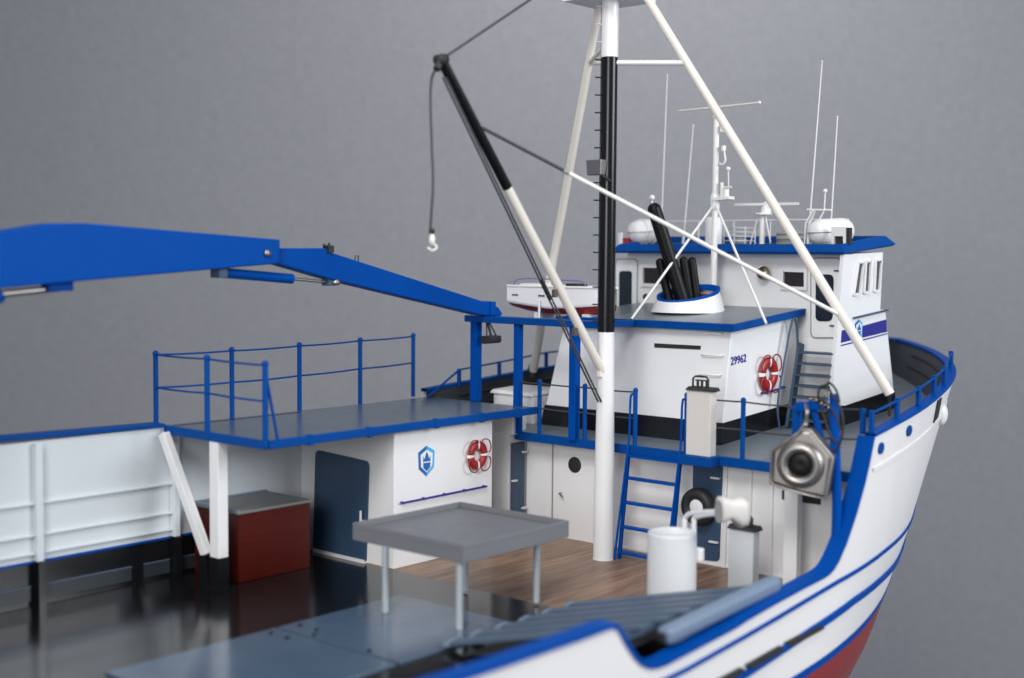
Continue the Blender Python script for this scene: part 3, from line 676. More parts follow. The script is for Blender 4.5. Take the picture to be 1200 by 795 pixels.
rail3 = thing('railing', (1.5, -2.2, 1.40), 'short blue railing on top of the starboard bow bulwark', 'railing')
def cap_at(px):
    lo, hi = .29, 5.0
    c = lambda x: Vector((x, -(hb(x, zs(x)) - .035), zs(x) + .028))
    best = min((lo + .01 * k for k in range(300)), key=lambda x: abs(pix(c(x))[0] - px)); return c(best)
pp = [cap_at(px) for px in (1021, 1051, 1076, 1094, 1106)]; pp.append(Vector((3.3, -(hb(3.3, 1.62) - .04), zs(3.3) + .028)))
for i, p in enumerate(pp): obj('post', MB().box(p + Vector((-.022, -.018, -.02)), p + Vector((.022, .018, .175))), 'blue', rail3, bevel=.004)
p0 = pp[0] + Vector((.0, .075, 0)); obj('post', MB().box(p0 + Vector((-.022, -.018, -.02)), p0 + Vector((.022, .018, .185))), 'blue', rail3, bevel=.004)
rr = MB()
for a, b in zip(pp, pp[1:]): rr.tube([a + Vector((0, 0, .150)), b + Vector((0, 0, .150))], .011, 8)
obj('top_rail', rr, 'blue', rail3)

rail4 = thing('railing', (1.2, 2.3, 1.38), 'low blue railing on the port bulwark behind the goalpost frame', 'railing')
pp = []
for (px, py) in ((538, 449), (585, 441), (640, 431)):
    p = at(px, py, y=2.36); p.z = zp(p.x) + .02; pp.append(p); obj('post', MB().tube([p + Vector((0, 0, -.02)), p + Vector((0, 0, .16))], .022, 8), 'blue', rail4)
q0 = Vector((.03, 2.36, zp(0) + .03)); pp.append(Vector((2.9, hb(2.9, 1.5) - .09, zp(2.9) + .02)))
obj('top_rail', MB().tube([q0, pp[0] + Vector((0, 0, .15))], .012, 8).tube([p + Vector((0, 0, .15)) for p in pp], .010, 8), 'blue', rail4)

# ------------------------------------------------------------------ goalpost frame
gp = thing('goalpost_frame', (.25, 1.2, 1.02), 'blue goalpost frame of three uprights and a cross beam beside the mast', 'frame')
for (y, w_, z0) in ((1.82, .085, 1.272), (1.26, .070, 1.0), (.56, .080, 1.0)):
    obj('upright', MB().box((.26 - w_ / 2, y - w_ / 2, z0), (.26 + w_ / 2, y + w_ / 2, 2.072)), 'crane', gp, bevel=.006)
obj('cross_beam', MB().box((.19, .22, 2.07), (.33, 1.92, 2.135)), 'blue', gp, bevel=.006)
obj('roof_tie', MB().box((.33, .26, 2.075), (.80, .34, 2.13)), 'blue', gp, bevel=.005)

# ------------------------------------------------------------------ ladder from work deck to boat deck
ld = thing('ladder', (.12, -.4, 0), 'blue vertical ladder leading from the wooden deck up to the boat deck', 'ladder')
yl, yr = -.105, -.665
for y in (yl, yr):
    obj('side_rail', MB().bar((.10, y, 0), (.225, y, .96), .024, .032, up=(1, 0, 0)).tube(poly_smooth([(.04, y + .012, 0), (.2, y + .005, .9), (.235, y + .005, 1.1), (.24, y, 1.44), (.25, y - .02, 1.49), (.272, y - .045, 1.49)], 5), .011, 8), 'crane', ld)
for k, z in enumerate((.06, .29, .51, .73, .93)):
    x = .10 + .125 * z / .96; obj('rung', MB().box((x - .03, yr, z - .011), (x + .03, yl, z + .011)), 'crane', ld)

# ------------------------------------------------------------------ main mast with tripod legs
mast = thing('tripod_mast', (0, 0, 0), 'tall round mast white at foot and top, black between, with cream tripod legs', 'mast')
def vt(z): return Vector((-.000 * z, 0, z))
mp = obj('mast_pole', MB().tube([vt(0), vt(.02), vt(.6), vt(1.4), vt(2.06)], [.098, .093, .092, .080, .073], 28, caps=False), 'white', mast)
obj('mast_pole_black', MB().tube([vt(2.06), vt(4.49)], .0755, 28, r2=.0715), 'black', mast)
obj('mast_pole_top', MB().tube([vt(4.492), vt(6.4)], .078, 28, r2=.072), 'hullwhite', mast)
z = 2.15
while z < 6.2:
    obj('rung', MB().tube([Vector((-.03, .04, z)), Vector((-.05, .098, z)), Vector((-.075, .098, z))], .007, 6), 'dull' if z < 4.49 else 'white', mast); z += .155
obj('ladder_strip', MB().box((-.02, .060, 2.07), (.02, .085, 6.0)), 'dull', mast)
LT = Vector((0, 0, 5.52)); LS = Vector((1.10, -2.2, 1.585)); LP = Vector((1.60, 2.2, 1.455))
lg = obj('stay_leg', MB().tube([LS, LT], .043, 18, r2=.035), 'cream', mast); lg2 = obj('stay_leg', MB().tube([LP, LT], .046, 18, r2=.036), 'cream', mast)
obj('leg_foot', MB().lathe(LP + Vector((0, 0, -.02)), [(.055, -.03), (.055, .06), (.045, .10)], n=16), 'dull', lg2)
obj('leg_foot', MB().lathe(LS + Vector((0, 0, -.02)), [(.012, -.17), (.016, -.02), (.040, .02)], n=16), 'dull', lg)
def on_leg(a, b, px):
    lo, hi = 0.0, 1.0
    f = lambda t: pix(a.lerp(b, t))[0] - px
    s0 = f(0)
    for _ in range(40):
        mi = (lo + hi) / 2
        if (f(mi) > 0) == (s0 > 0): lo = mi
        else: hi = mi
    return a.lerp(b, lo)
JS = on_leg(LS, LT, 805); JP = on_leg(LP, LT, 690)
obj('cross_brace', MB().tube([JS, (0, 0, JS.z + .02)], .024, 12), 'white', mast); obj('cross_brace', MB().tube([JS, JP], .019, 12), 'cream', mast)
obj('cross_brace', MB().tube([JP, (0, 0, JP.z + .11)], .020, 12), 'cream', mast)
# crosstree platform
ct = MB().box((-.25, -.26, 4.985), (.32, .34, 5.0)); ct.box((-.25, -.26, 5.0), (-.235, .34, 5.05)).box((.305, -.26, 5.0), (.32, .34, 5.05)).box((-.235, .325, 5.0), (.305, .34, 5.05)).box((-.235, -.26, 5.0), (.305, -.245, 5.05))
obj('crosstree_platform', ct, 'white', mast)
# floodlight on the mast
fl = at(699, 197, x=-.12); obj('floodlight', MB().hexa([fl + Vector((-.03, -.07, -.065)), fl + Vector((.04, -.07, -.065)), fl + Vector((.04, .085, -.065)), fl + Vector((-.03, .085, -.065))], [fl + Vector((-.045, -.085, .07)), fl + Vector((.05, -.085, .07)), fl + Vector((.05, .085, .07)), fl + Vector((-.045, .085, .07))]), 'steel', mast, bevel=.008)
obj('floodlight_bracket', MB().tube([fl + Vector((0, -.05, -.06)), fl + Vector((.05, -.12, -.12)), Vector((0, 0, fl.z - .12))], .014, 8), 'dull', mast)

# derrick boom
bm = thing('derrick_boom', (-.08, 0, 1.68), 'slanting derrick boom, black outer half and cream lower half, hinged on the mast', 'boom')
B0 = Vector((-.06, 0, 1.72)); B1 = at(517, 70, y=0.0); CC = at(596, 218, y=0.0); tcc = (CC - B0).length / (B1 - B0).length; CC = B0.lerp(B1, tcc)
obj('boom_lower', MB().tube([B0, CC], .040, 18), 'cream', bm); obj('boom_upper', MB().tube([CC, B1], .042, 18), 'black', bm)
obj('boom_tip_sheave', MB().lathe(B1 + Vector((0, .05, 0)), [(0, 0), (.040, 0), (.040, -.1), (0, -.1)], axis=(0, 1, 0), n=18).tube([B1 + Vector((-.05, 0, -.08)), B1 + Vector((.02, 0, .03))], .03, 10), 'dull', bm)
obj('hinge', MB().box((-.105, -.02, 1.66), (-.05, .02, 1.73)), 'cream', bm, bevel=.005)
dv = (B1 - B0).normalized(); W1 = B1 - dv * .12 + Vector((-.045, 0, -.04)); W0 = Vector((-.09, 0, 1.44))
obj('lift_wire', MB().tube([W0 + Vector((0, .015, 0)), W1 + Vector((0, .012, 0))], .0085, 6).tube([W0 + Vector((0, -.02, 0)), W1 + Vector((0, -.02, 0))], .0085, 6), 'wire', bm)
wm = W0.lerp(W1, .38); dw_ = (W1 - W0).normalized(); obj('wire_tensioner', MB().tube([wm - dw_ * .10, wm + dw_ * .10], .020, 10), 'dull', bm)
for t_ in (.165, .30): 
    c = B0.lerp(B1, t_); obj('wire_guide', MB().box(c + Vector((-.075, -.015, -.09)), c + Vector((-.03, .015, -.02))), 'brass', bm)
TW = Vector((0, 0, 5.47)); obj('topping_wire', MB().tube([B1, TW], .011, 8), 'wire', bm)
hp = [at(512, 80, x=-2.16), at(506, 92, x=-2.16), at(504.5, 120, x=-2.16), at(506, 170, x=-2.16), at(507.5, 215, x=-2.16), at(505.5, 250, x=-2.16), at(504, 274, x=-2.16)]
obj('hoist_wire', MB().tube(poly_smooth(hp, 5), .010, 8), 'wire', bm)
hk = at(506.5, 281, x=-2.16); obj('hook_block', MB().ball(hk, .030, .8, .8, 1.5).tube(poly_smooth([hk + Vector((0, 0, -.02)), hk + Vector((.03, -.02, -.06)), hk + Vector((0, 0, -.085)), hk + Vector((-.03, .02, -.06))], 4), .009, 8), 'cream', bm)
obj('hook_swivel', MB().ball(hk + Vector((0, 0, .065)), .022), 'dull', bm)
# guy pole from the starboard leg to the boom
g1 = at(565, 150, y=0.0); g2 = on_leg(LS, LT, 987) ; gmid = None
lo, hi = 0, 1
for _ in range(40):
    mi = (lo + hi) / 2
    if pix(g1.lerp(g2, mi))[0] < 664: lo = mi
    else: hi = mi
gm = g1.lerp(g2, lo)
gy = thing('guy_pole', g2, 'thin white pole with dark end running from starboard mast leg up to the boom', 'pole')
obj('pole_white', MB().tube([g2, gm], .018, 10), 'hullwhite', gy); obj('pole_dark', MB().tube([gm, g1], .014, 10), 'wire', gy)
obj('pole_ferrule', MB().tube([gm - (g1 - gm).normalized() * .02, gm + (g1 - gm).normalized() * .03], .021, 10), 'grey', gy)

# ------------------------------------------------------------------ knuckle boom crane
cr = thing('knuckle_crane', (-6.0, 1.7, 0), 'large blue knuckle boom crane stretched over the deck to the goalpost frame', 'crane')
CY = 1.7
def beam(name, px, w_, m='crane', parent=cr, bevel=.012):
    pts = [at(a, b, y=CY) for a, b in px]; mb = MB().prism([p + Vector((0, -w_ / 2, 0)) for p in pts], (0, w_, 0)); return obj(name, mb, m, parent, bevel=bevel)
# main boom: continues past the frame to its pedestal
A = [at(a, b, y=CY) for a, b in ((317, 281), (90, 262), (55, 262), (0, 271))]
Bq = [at(a, b, y=CY) for a, b in ((0, 337), (110, 327), (316, 309))]
Lft_t = A[-1] + (A[-1] - A[-2]).normalized() * 1.0; Lft_b = Bq[0] + (Bq[0] - Bq[1]).normalized() * 1.0
poly = A + [Lft_t, Lft_b] + Bq
obj('main_boom', MB().prism([p + Vector((0, -.13, 0)) for p in poly], (0, .26, 0)), 'crane', cr, bevel=.012)
beam('jib', [(311, 291), (375, 291), (385, 297), (566, 355), (578, 360), (583, 368), (580, 371), (556, 369), (384, 328), (311, 307)], .15)
obj('knuckle_pin', MB().lathe(at(313, 297, y=CY - .135), [(0, .02), (.028, .02), (.03, 0)], axis=(0, -1, 0), n=14), 'steel', cr)
c0 = at(262, 320, y=CY); c1 = at(342, 327, y=CY); c2 = at(386, 331, y=CY)
obj('jib_cylinder', MB().tube([c0, c1], .042, 16), 'crane', cr); obj('cylinder_rod', MB().tube([c1, c2], .014, 10), 'steel', cr)
obj('cylinder_bracket', MB().box(c0 + Vector((-.09, -.06, -.04)), c0 + Vector((0.0, .06, .07))), 'door', cr, bevel=.008); obj('cylinder_bracket', MB().box(c2 + Vector((-.05, -.05, -.03)), c2 + Vector((.04, .05, .09))), 'door', cr, bevel=.008)
obj('bracket_pin', MB().lathe(c2 + Vector((.03, -.05, 0)), [(0, .03), (.026, .03), (.026, -.12)], axis=(0, -1, 0), n=12), 'steel', cr)
l0 = at(70, 338, y=CY); l1 = at(0, 345, y=CY); l2 = l1 + (l1 - l0)
obj('lift_rod', MB().tube([l0, l1], .026, 12), 'steel', cr); obj('lift_cylinder', MB().tube([l1, l2 + Vector((-.1, 0, -.3))], .055, 14), 'crane', cr)
obj('lift_bracket', MB().box(l0 + Vector((-.12, -.06, -.02)), l0 + Vector((.08, .06, .07))), 'crane', cr, bevel=.01)
v = at(384, 292, y=CY - .05); obj('boom_valve', MB().box(v + Vector((-.03, -.05, -.03)), v + Vector((.03, .03, .03))).tube([v, v + Vector((.02, 0, .05))], .012, 8).tube([v + Vector((-.02, 0, 0)), v + Vector((-.06, -.02, .035))], .014, 8), 'dull', cr)
v = at(418, 304, y=CY - .05); obj('hose_eye', MB().tube([v + Vector((-.02, 0, -.02)), v + Vector((-.02, 0, .03)), v + Vector((.02, 0, .03)), v + Vector((.02, 0, -.03))], .007, 6), 'wire', cr)
t0 = at(570, 365, y=CY); obj('jib_head', MB().box(t0 + Vector((-.035, -.10, -.04)), t0 + Vector((.035, .10, .10))), 'crane', cr, bevel=.008)
wt0 = at(570, 371, y=CY); wt1 = at(576, 396, y=CY)
obj('hanging_wire', MB().tube([wt0, wt1 + Vector((-.07, 0, .02))], .008, 6).tube([wt0, wt1 + Vector((.07, 0, .02))], .008, 6).tube([wt0, wt1], .014, 6), 'wire', cr)
obj('grab_block', MB().tube([wt1 + Vector((-.12, .0, -.02)), wt1 + Vector((.11, 0, -.02))], .038, 12).box(wt1 + Vector((-.10, -.05, -.01)), wt1 + Vector((.09, .05, .02))), 'dull', cr)
ped = Vector((-5.9, 1.7, 0)); top = (Lft_t + Lft_b) / 2
obj('pedestal', MB().lathe(ped, [(.32, .0), (.32, .05), (.24, .06), (.22, 1.3), (.26, 1.32), (.26, 1.4), (0, 1.4)], n=28), 'crane', cr)
obj('slewing_column', MB().hexa([ped + Vector((-.2, -.16, 1.4)), ped + Vector((.2, -.16, 1.4)), ped + Vector((.2, .16, 1.4)), ped + Vector((-.2, .16, 1.4))], [top + Vector((-.16, -.14, -.05)), top + Vector((.16, -.14, -.05)), top + Vector((.16, .14, -.05)), top + Vector((-.16, .14, -.05))]), 'crane', cr, bevel=.01)

# ------------------------------------------------------------------ supports under the walkway
ps = thing('support_post', (-3.0, 1.66, 0), 'square white upright with black foot carrying the corner of the walkway', 'post')
obj('post_shaft', MB().box((-3.05, 1.60, .26), (-2.95, 1.72, 1.215)), 'white', ps, bevel=.008); obj('post_foot', MB().box((-3.052, 1.598, .012), (-2.948, 1.722, .26)).box((-3.09, 1.55, 0), (-2.90, 1.77, .015)), 'band', ps)
dg_ = thing('diagonal_strut', (-3.0, 1.80, 0), 'slanting white strut with black foot leaning from the bulwark top beside the upright', 'strut')
a = at(192, 508, y=2.27); b = Vector((-3.02, 1.80, .26)); obj('strut_shaft', MB().bar(a, b, .085, .07, up=(1, 0, 0)), 'white', dg_, bevel=.008)
obj('strut_foot', MB().hexa([(-3.06, 1.72, 0), (-2.98, 1.72, 0), (-2.98, 1.86, 0), (-3.06, 1.86, 0)], [(-3.062, 1.76, .27), (-2.978, 1.76, .27), (-2.978, 1.88, .25), (-3.062, 1.88, .25)]), 'band', dg_)

# ------------------------------------------------------------------ red storage box
rb = thing('storage_box', (-2.3, 1.95, 0), 'dark red varnished wooden storage box with a grey metal lid', 'box')
obj('box_body', MB().box((-2.79, 1.68, 0), (-2.02, 2.29, .575)), 'redwood', rb, bevel=.006)
obj('lid', MB().box((-2.805, 1.665, .575), (-2.005, 2.305, .60)), 'lid', rb, bevel=.006)
ldm = MB().box((-2.80, 1.67, .60), (-2.78, 2.30, .612)).box((-2.78, 2.28, .60), (-2.01, 2.30, .612)); obj('lid_rim', ldm, 'roller', rb)

# ------------------------------------------------------------------ grey table on the deck plates
tb = thing('work_table', (-2.1, -.2, .02), 'grey tray topped work table on thin metal legs standing on the deck plates', 'table')
TX0, TX1, TY0, TY1, TZ = -2.62, -1.40, -.71, .47, .655
t = MB().box((TX0, TY0, TZ - .135), (TX1, TY1, TZ - .045)); w_ = .03
t.box((TX0, TY0, TZ - .045), (TX1, TY0 + w_, TZ)).box((TX0, TY1 - w_, TZ - .045), (TX1, TY1, TZ)).box((TX0, TY0 + w_, TZ - .045), (TX0 + w_, TY1 - w_, TZ)).box((TX1 - w_, TY0 + w_, TZ - .045), (TX1, TY1 - w_, TZ))
obj('tray_top', t, 'table', tb, bevel=.004)
for (px, py) in ((451.5, 717), (538, 737), (628.5, 706), (545, 692)):
    p = at(px, py, z=.019); obj('leg', MB().tube([p, Vector((p.x, p.y, TZ - .13))], .027, 12), 'leg', tb)

# ------------------------------------------------------------------ lifebuoys
def lifebuoy(c, n, R_, label):
    n = Vector(n).normalized(); U = Vector((0, 0, 1)); Rr = U.cross(n).normalized(); c = Vector(c)
    flat = lambda mb: (setattr(mb, 'v', [p - n * ((p - c).dot(n) * .5) - n * .02 for p in mb.v]), mb)[1]
    lb = thing('lifebuoy', c - U * R_, label, 'lifebuoy', 'red lifebuoys hung on the deckhouse walls')
    ring = lambda a, r: c + (Rr * math.cos(a) + U * math.sin(a)) * r
    body = MB(); tr_ = R_ * .31; rm = R_ - tr_
    body.tube([ring(2 * math.pi * k / 40, rm) for k in range(40)], tr_, 14, closed=True); o = obj('ring', flat(body), 'red', lb)
    for q in range(4):
        a0 = q * math.pi / 2; obj('white_band', flat(MB().tube([ring(a0 + (k - 2) * .06, rm) for k in range(5)], tr_ * 1.04, 14, caps=False)), 'white', lb)
    for q in range(4):
        a0 = math.pi / 4 + q * math.pi / 2; pts = [ring(a0 - .62, rm + tr_ * .7), ring(a0 - .5, R_ * 1.12), ring(a0 - .25, R_ * 1.26), ring(a0, R_ * 1.32), ring(a0 + .25, R_ * 1.26), ring(a0 + .5, R_ * 1.12), ring(a0 + .62, rm + tr_ * .7)]
        obj('grab_line', MB().tube(poly_smooth([p + n * .012 for p in pts], 3), R_ * .045, 6), 'redhull', lb)
lifebuoy(at(561.5, 534, y=LY - .045), (0, -1, 0), .135, 'red lifebuoy beside the blue emblem on the lower deckhouse')
lifebuoy(at(903, 438.5, y=-.80), (0, -1, 0), .165, 'red lifebuoy on the upper house next to the painted number')

# ------------------------------------------------------------------ lockers
def valves(c, n_, parent, w_=.2):
    mb = MB(); c = Vector(c)
    mb.tube([c + Vector((0, w_ * .42, 0)), c + Vector((0, w_ * .42, .075)), c + Vector((0, w_ * .30, .095)), c + Vector((0, -w_ * .25, .095)), c + Vector((0, -w_ * .36, .07)), c + Vector((0, -w_ * .36, 0))], .009, 8)
    for k in (-.18, .02, .2): mb.tube([c + Vector((.02, k * w_ * 1.2, 0)), c + Vector((.02, k * w_ * 1.2, .065))], .012, 8).tube([c + Vector((.02, k * w_ * 1.2 - .025, .06)), c + Vector((.02, k * w_ * 1.2 + .025, .06))], .007, 6)
    return obj('valve_gear', mb, 'dull', parent)
lk = thing('control_locker', (.2, -.89, 1.01), 'white control locker with black valves standing at the edge of the boat deck', 'locker')
obj('cabinet', MB().box((.14, -1.02, 1.02), (.24, -.775, 1.585)), 'locker', lk, bevel=.006)
obj('top_plate', MB().hexa([(.125, -1.05, 1.585), (.25, -1.05, 1.585), (.25, -.765, 1.585), (.125, -.765, 1.585)], [(.15, -1.06, 1.60), (.25, -1.03, 1.615), (.25, -.78, 1.615), (.15, -.78, 1.615)]), 'dull', lk); valves((.19, -.89, 1.61), 3, lk)
obj('bracket_shelf', MB().box((.10, -1.05, .935), (.252, -.73, 1.018)), 'blue', lk, bevel=.006)
lk2 = thing('control_locker', (0, -1.52, 0), 'white control locker with black valves on the wooden deck in front of the bulkhead', 'locker')
obj('cabinet', MB().box((-.15, -1.635, 0), (-.05, -1.40, .505)), 'dimwhite', lk2, bevel=.006)
obj('top_plate', MB().hexa([(-.165, -1.66, .505), (-.04, -1.66, .505), (-.04, -1.39, .505), (-.165, -1.39, .505)], [(-.14, -1.66, .52), (-.04, -1.64, .54), (-.04, -1.40, .54), (-.14, -1.40, .54)]), 'dull', lk2); valves((-.10, -1.52, .53), 3, lk2)
pk = thing('deck_locker', (.95, 1.75, 1.03), 'low white locker on the port side of the boat deck behind the frame', 'locker')
obj('cabinet', MB().box((.70, 1.44, 1.02), (1.15, 1.98, 1.31)), 'white', pk, bevel=.02); obj('lid', MB().hexa([(.67, 1.43, 1.31), (1.18, 1.43, 1.33), (1.18, 2.01, 1.33), (.67, 2.01, 1.31)], [(.69, 1.45, 1.35), (1.16, 1.45, 1.37), (1.16, 1.99, 1.37), (.69, 1.99, 1.35)]), 'white', pk, bevel=.012)

# pillar under the boat deck
pi_ = thing('deck_pillar', (.2, -1.81, 0), 'white flat pillar under the boat deck close to the starboard bulwark', 'pillar')
obj('pillar_shaft', MB().box((.16, -1.86, 0), (.24, -1.735, .935)), 'white', pi_, bevel=.005)
obj('pillar_base', MB().box((.13, -1.885, 0), (.27, -1.71, .018)), 'white', pi_, bevel=.004)

# white drum with bent pipes and cowl
dc = Vector((-1.06, -1.455, 0)); dr = thing('white_drum', dc, 'plain white cylindrical drum on the wooden deck behind the sloping rack', 'drum')
obj('drum_body', MB().lathe(dc, [(.188, 0), (.188, .60), (.185, .622), (.172, .625), (.165, .60), (.165, .57), (0, .57)], n=40), 'drum', dr)
obj('drum_lug', MB().box(dc + Vector((.10, -.20, .40)), dc + Vector((.15, -.13, .50))), 'white', dr, bevel=.008)
cw = thing('cowl_vent', dc + Vector((.12, -.22, 0)), 'white scoop shaped cowl on two bent white pipes beside the drum', 'vent')
e0 = at(858, 597, d=10.0)
for i, px0 in enumerate((802, 813)):
    dd_ = 10.38 - .08 * i; a = at(px0 + .5, 640, d=dd_)
    obj('bent_pipe', MB().tube(poly_smooth([(a.x, a.y, .0), a, at(px0, 614, d=dd_), at(px0 + 1.0, 607, d=dd_), at(px0 + 6, 602.5 + 2.5 * i, d=dd_ - .05), at(px0 + 14, 601 + 2.5 * i, d=dd_ - .12), at(843, 599.5 + 2.5 * i, d=10.05)], 6), .020, 12), 'drum', cw)
ch = MB(); ring_ = []
cu = (RIGHT * .92 + FWD * .35); cu.z = 0; cu.normalize(); cvv = Vector((-cu.y, cu.x, 0))
for (off, ra, rb_, dz) in ((-.115, .055, .085, -.01), (-.10, .080, .105, .0), (-.02, .062, .080, -.002), (.06, .085, .100, -.008), (.115, .075, .085, -.014)):
    for k in range(24):
        a_ = 2 * math.pi * k / 24; cx_, sx_ = math.cos(a_), math.sin(a_); sg = lambda v: math.copysign(abs(v) ** .7, v)
        ch.v.append(e0 + cu * off + cvv * (ra * sg(cx_)) + Vector((0, 0, rb_ * sg(sx_) * (1.0 if sx_ > 0 else (1.35 if off > 0 else .9)) + dz)))
for i in range(4):
    for k in range(24): ch.f.append([i * 24 + k, i * 24 + (k + 1) % 24, (i + 1) * 24 + (k + 1) % 24, (i + 1) * 24 + k]); ch.sm.append(True)
ch.f.append([4 * 24 + k for k in range(24)]); ch.sm.append(True)
obj('cowl', ch, 'locker', cw)
cm = MB(); cm.add([e0 + cu * -.117 + cvv * (.062 * math.cos(2 * math.pi * k / 24)) + Vector((0, 0, .088 * math.sin(2 * math.pi * k / 24) - .01)) for k in range(24)], [list(range(24))]); obj('cowl_mouth', cm, 'grey', cw)

# ------------------------------------------------------------------ sloping slat rack and beam at the starboard bulwark
rk = thing('slatted_rack', (-1.7, -1.5, 0), 'blue grey rack of wide sloping boards leaning up to the low bulwark', 'rack')
for k in range(6):
    x = -1.60 - .265 * k
    # boards run athwartships, their outer ends raised on the rail
    a = Vector((x, -.91, .055)); b = Vector((x + .36, -2.27, .352)); d_ = (b - a).normalized()
    obj('board', MB().bar(a, b, .125, .028), 'slat', rk, bevel=.004)
    obj('board_end', MB().bar(a - d_ * .05, a, .13, .032), 'roller', rk)
obj('gap_shade_sheet', MB().hexa([(-1.55, -1.05, .0), (-1.24, -2.25, .235), (-2.72, -2.25, .235), (-3.0, -1.05, .0)], [(-1.55, -1.05, .012), (-1.24, -2.25, .245), (-2.72, -2.25, .245), (-3.0, -1.05, .012)]), 'dull', rk); obj('rack_bearer', MB().bar((-1.20, -2.19, .300), (-2.75, -2.19, .300), .05, .05), 'slat', rk)  # dark sheet added below the boards as the shade in their gaps
obj('rack_support', MB().box((-1.34, -2.17, 0), (-1.28, -2.13, .275)), 'slat', rk); obj('rack_support', MB().box((-2.75, -2.17, 0), (-2.69, -2.13, .275)), 'slat', rk)
bb = thing('roller_beam', (-1.5, -2.2, .30), 'pale grey blue round edged beam lying along the low starboard bulwark rail', 'beam')
b0 = at(909, 683, y=-2.33); b1 = at(777, 746, y=-2.33)
obj('beam_body', MB().bar(b0, b1, .12, .115), 'roller', bb, bevel=.035)
obj('beam_end', MB().bar(b1, b1 + Vector((-.03, 0, -.002)), .06, .06), 'dull', bb, bevel=.01)

# ------------------------------------------------------------------ line hauler on its blue davit
hx = -.32
hc = at(938, 545, x=hx); dvt = thing('line_hauler', (-.05, -2.12, .30), 'polished steel line hauler with a round black throat hanging from a bent blue davit', 'hauler')
hn = (CAM - hc); hn.z = 0; hn.normalize(); hn = (hn + Vector((-.25, .15, .0))).normalized(); hr_ = Vector((0, 0, 1)).cross(hn).normalized(); U = Vector((0, 0, 1))
s_ = (hc - CAM).dot(FWD) / PF
def hp_(x, y, o=0.0): return hc + hr_ * ((x - 938) * s_) - U * ((y - 545) * s_) + hn * o
outl = [(905, 530), (921, 518), (940, 503), (950, 503), (976, 533), (970, 582), (940, 578), (904, 569)]
obj('hauler_body', MB().hexa([hp_(x, y, -.16) for x, y in outl], [hp_(x, y, .03) for x, y in outl]), 'steel', dvt, bevel=.03)
cc = hp_(939, 544, .03)
obj('throat_ring', MB().lathe(cc, [(.19, -.005), (.175, .02), (.155, .045), (.13, .055), (.105, .04), (.09, .0)], axis=hn, n=36), 'steel', dvt)
obj('throat', MB().lathe(cc, [(.092, .004), (.080, .016), (.03, .012), (0, .010)], axis=hn, n=30), 'soot', dvt)
obj('body_edge', MB().tube([hp_(x, y, .03) for x, y in outl], .010, 8, closed=True), 'steel', dvt)
dp = lambda px, py, o=0: at(px, py, x=-.12 + o)
obj('davit_post', MB().tube([Vector((dp(980, 600).x, dp(980, 600).y, .05)), dp(981, 590), dp(979, 530), dp(977, 462)], .038, 16), 'crane', dvt)
obj('davit_arm', MB().tube(poly_smooth([dp(980, 560), dp(966, 525), dp(957, 495), dp(952, 478)], 5), .027, 12), 'crane', dvt)
obj('davit_head', MB().bar(dp(934, 477), dp(963, 475), .09, .075), 'crane', dvt, bevel=.01)
obj('davit_hanger', MB().box(dp(934, 478) + Vector((-.02, -.02, -.24)), dp(934, 478) + Vector((.02, .03, 0))), 'blue', dvt)
hs = MB()
for pts in ([(962, 472), (959, 464), (961, 455), (968, 452), (975, 462)], [(972, 462), (984, 476), (988, 500), (982, 525), (970, 530)], [(960, 468), (966, 490), (974, 512), (984, 520)], [(965, 455), (972, 449), (980, 458), (984, 472)], [(957, 466), (970, 474), (980, 488), (986, 505)]):
    hs.tube(poly_smooth([dp(a, b, -.06) for a, b in pts], 5), .010, 8)
obj('hydraulic_hose', hs, 'dull', dvt)
kk = MB()
for (px, py, r_) in ((957, 469, .022), (963, 473, .020), (950, 468, .016), (966, 463, .016)): kk.ball(dp(px, py, -.05), r_, n=12, m=8)
obj('fitting', kk, 'brass', dvt)
obj('shackle', MB().tube(poly_smooth([hp_(943, 504), hp_(944, 492), hp_(944, 480), dp(944, 474, -.03)], 4), .016, 8).ball(hp_(943, 497, .02), .022).tube([hp_(930, 515, .03), hp_(942, 498, .03)], .012, 8), 'steel', dvt)

# ------------------------------------------------------------------ lifeboat on the roof
bt = thing('lifeboat', (.98, 1.3, 2.09), 'small white lifeboat with dark red bottom sitting on the roof behind the mast', 'boat')
BX0, BY0, L_ = .98, 1.86, 1.22          # the boat lies athwartships, its stern to port
def bsec(t):
    w_ = .21 * (1 - .8 * t ** 4); zt = 2.425; zc = interp(t, [(0, 2.255), (.45, 2.205), (.8, 2.235), (1, 2.26)]); zk = interp(t, [(0, 2.205), (.18, 2.165), (.4, 2.142), (.8, 2.15), (1, 2.19)])
    return [(w_, zt), (w_ * .99, zc + .02), (w_ * .94, zc), (w_ * .6, zk + .01), (0.0, zk)]
bu = MB(); bl_ = MB(); n = 16
for mb, idx in ((bu, (0, 1, 2)), (bl_, (2, 3, 4))):
    for s_g in (1, -1):
        k0 = len(mb.v)
        for i in range(n + 1):
            t = i / n; sec = bsec(t)
            for j in idx: mb.v.append(Vector((BX0 + s_g * sec[j][0], BY0 - L_ * t, sec[j][1])))
        for i in range(n):
            for j in range(2): f = [k0 + i * 3 + j, k0 + i * 3 + j + 1, k0 + (i + 1) * 3 + j + 1, k0 + (i + 1) * 3 + j]; mb.f.append(f if s_g > 0 else f[::-1]); mb.sm.append(False)
    s0 = bsec(0); loop = [(BX0 + s0[j][0], BY0, s0[j][1]) for j in idx] + [(BX0 - s0[j][0], BY0, s0[j][1]) for j in idx[::-1]]
    mb.add(loop, [list(range(6))])
obj('boat_side', bu, 'white', bt); obj('boat_bottom', bl_, 'redhull', bt)
dk = MB(); dk.v = [Vector((BX0 + s_g * bsec(i / n)[0][0] * .97, BY0 - L_ * i / n, 2.41)) for s_g in (1, -1) for i in range(n + 1)]
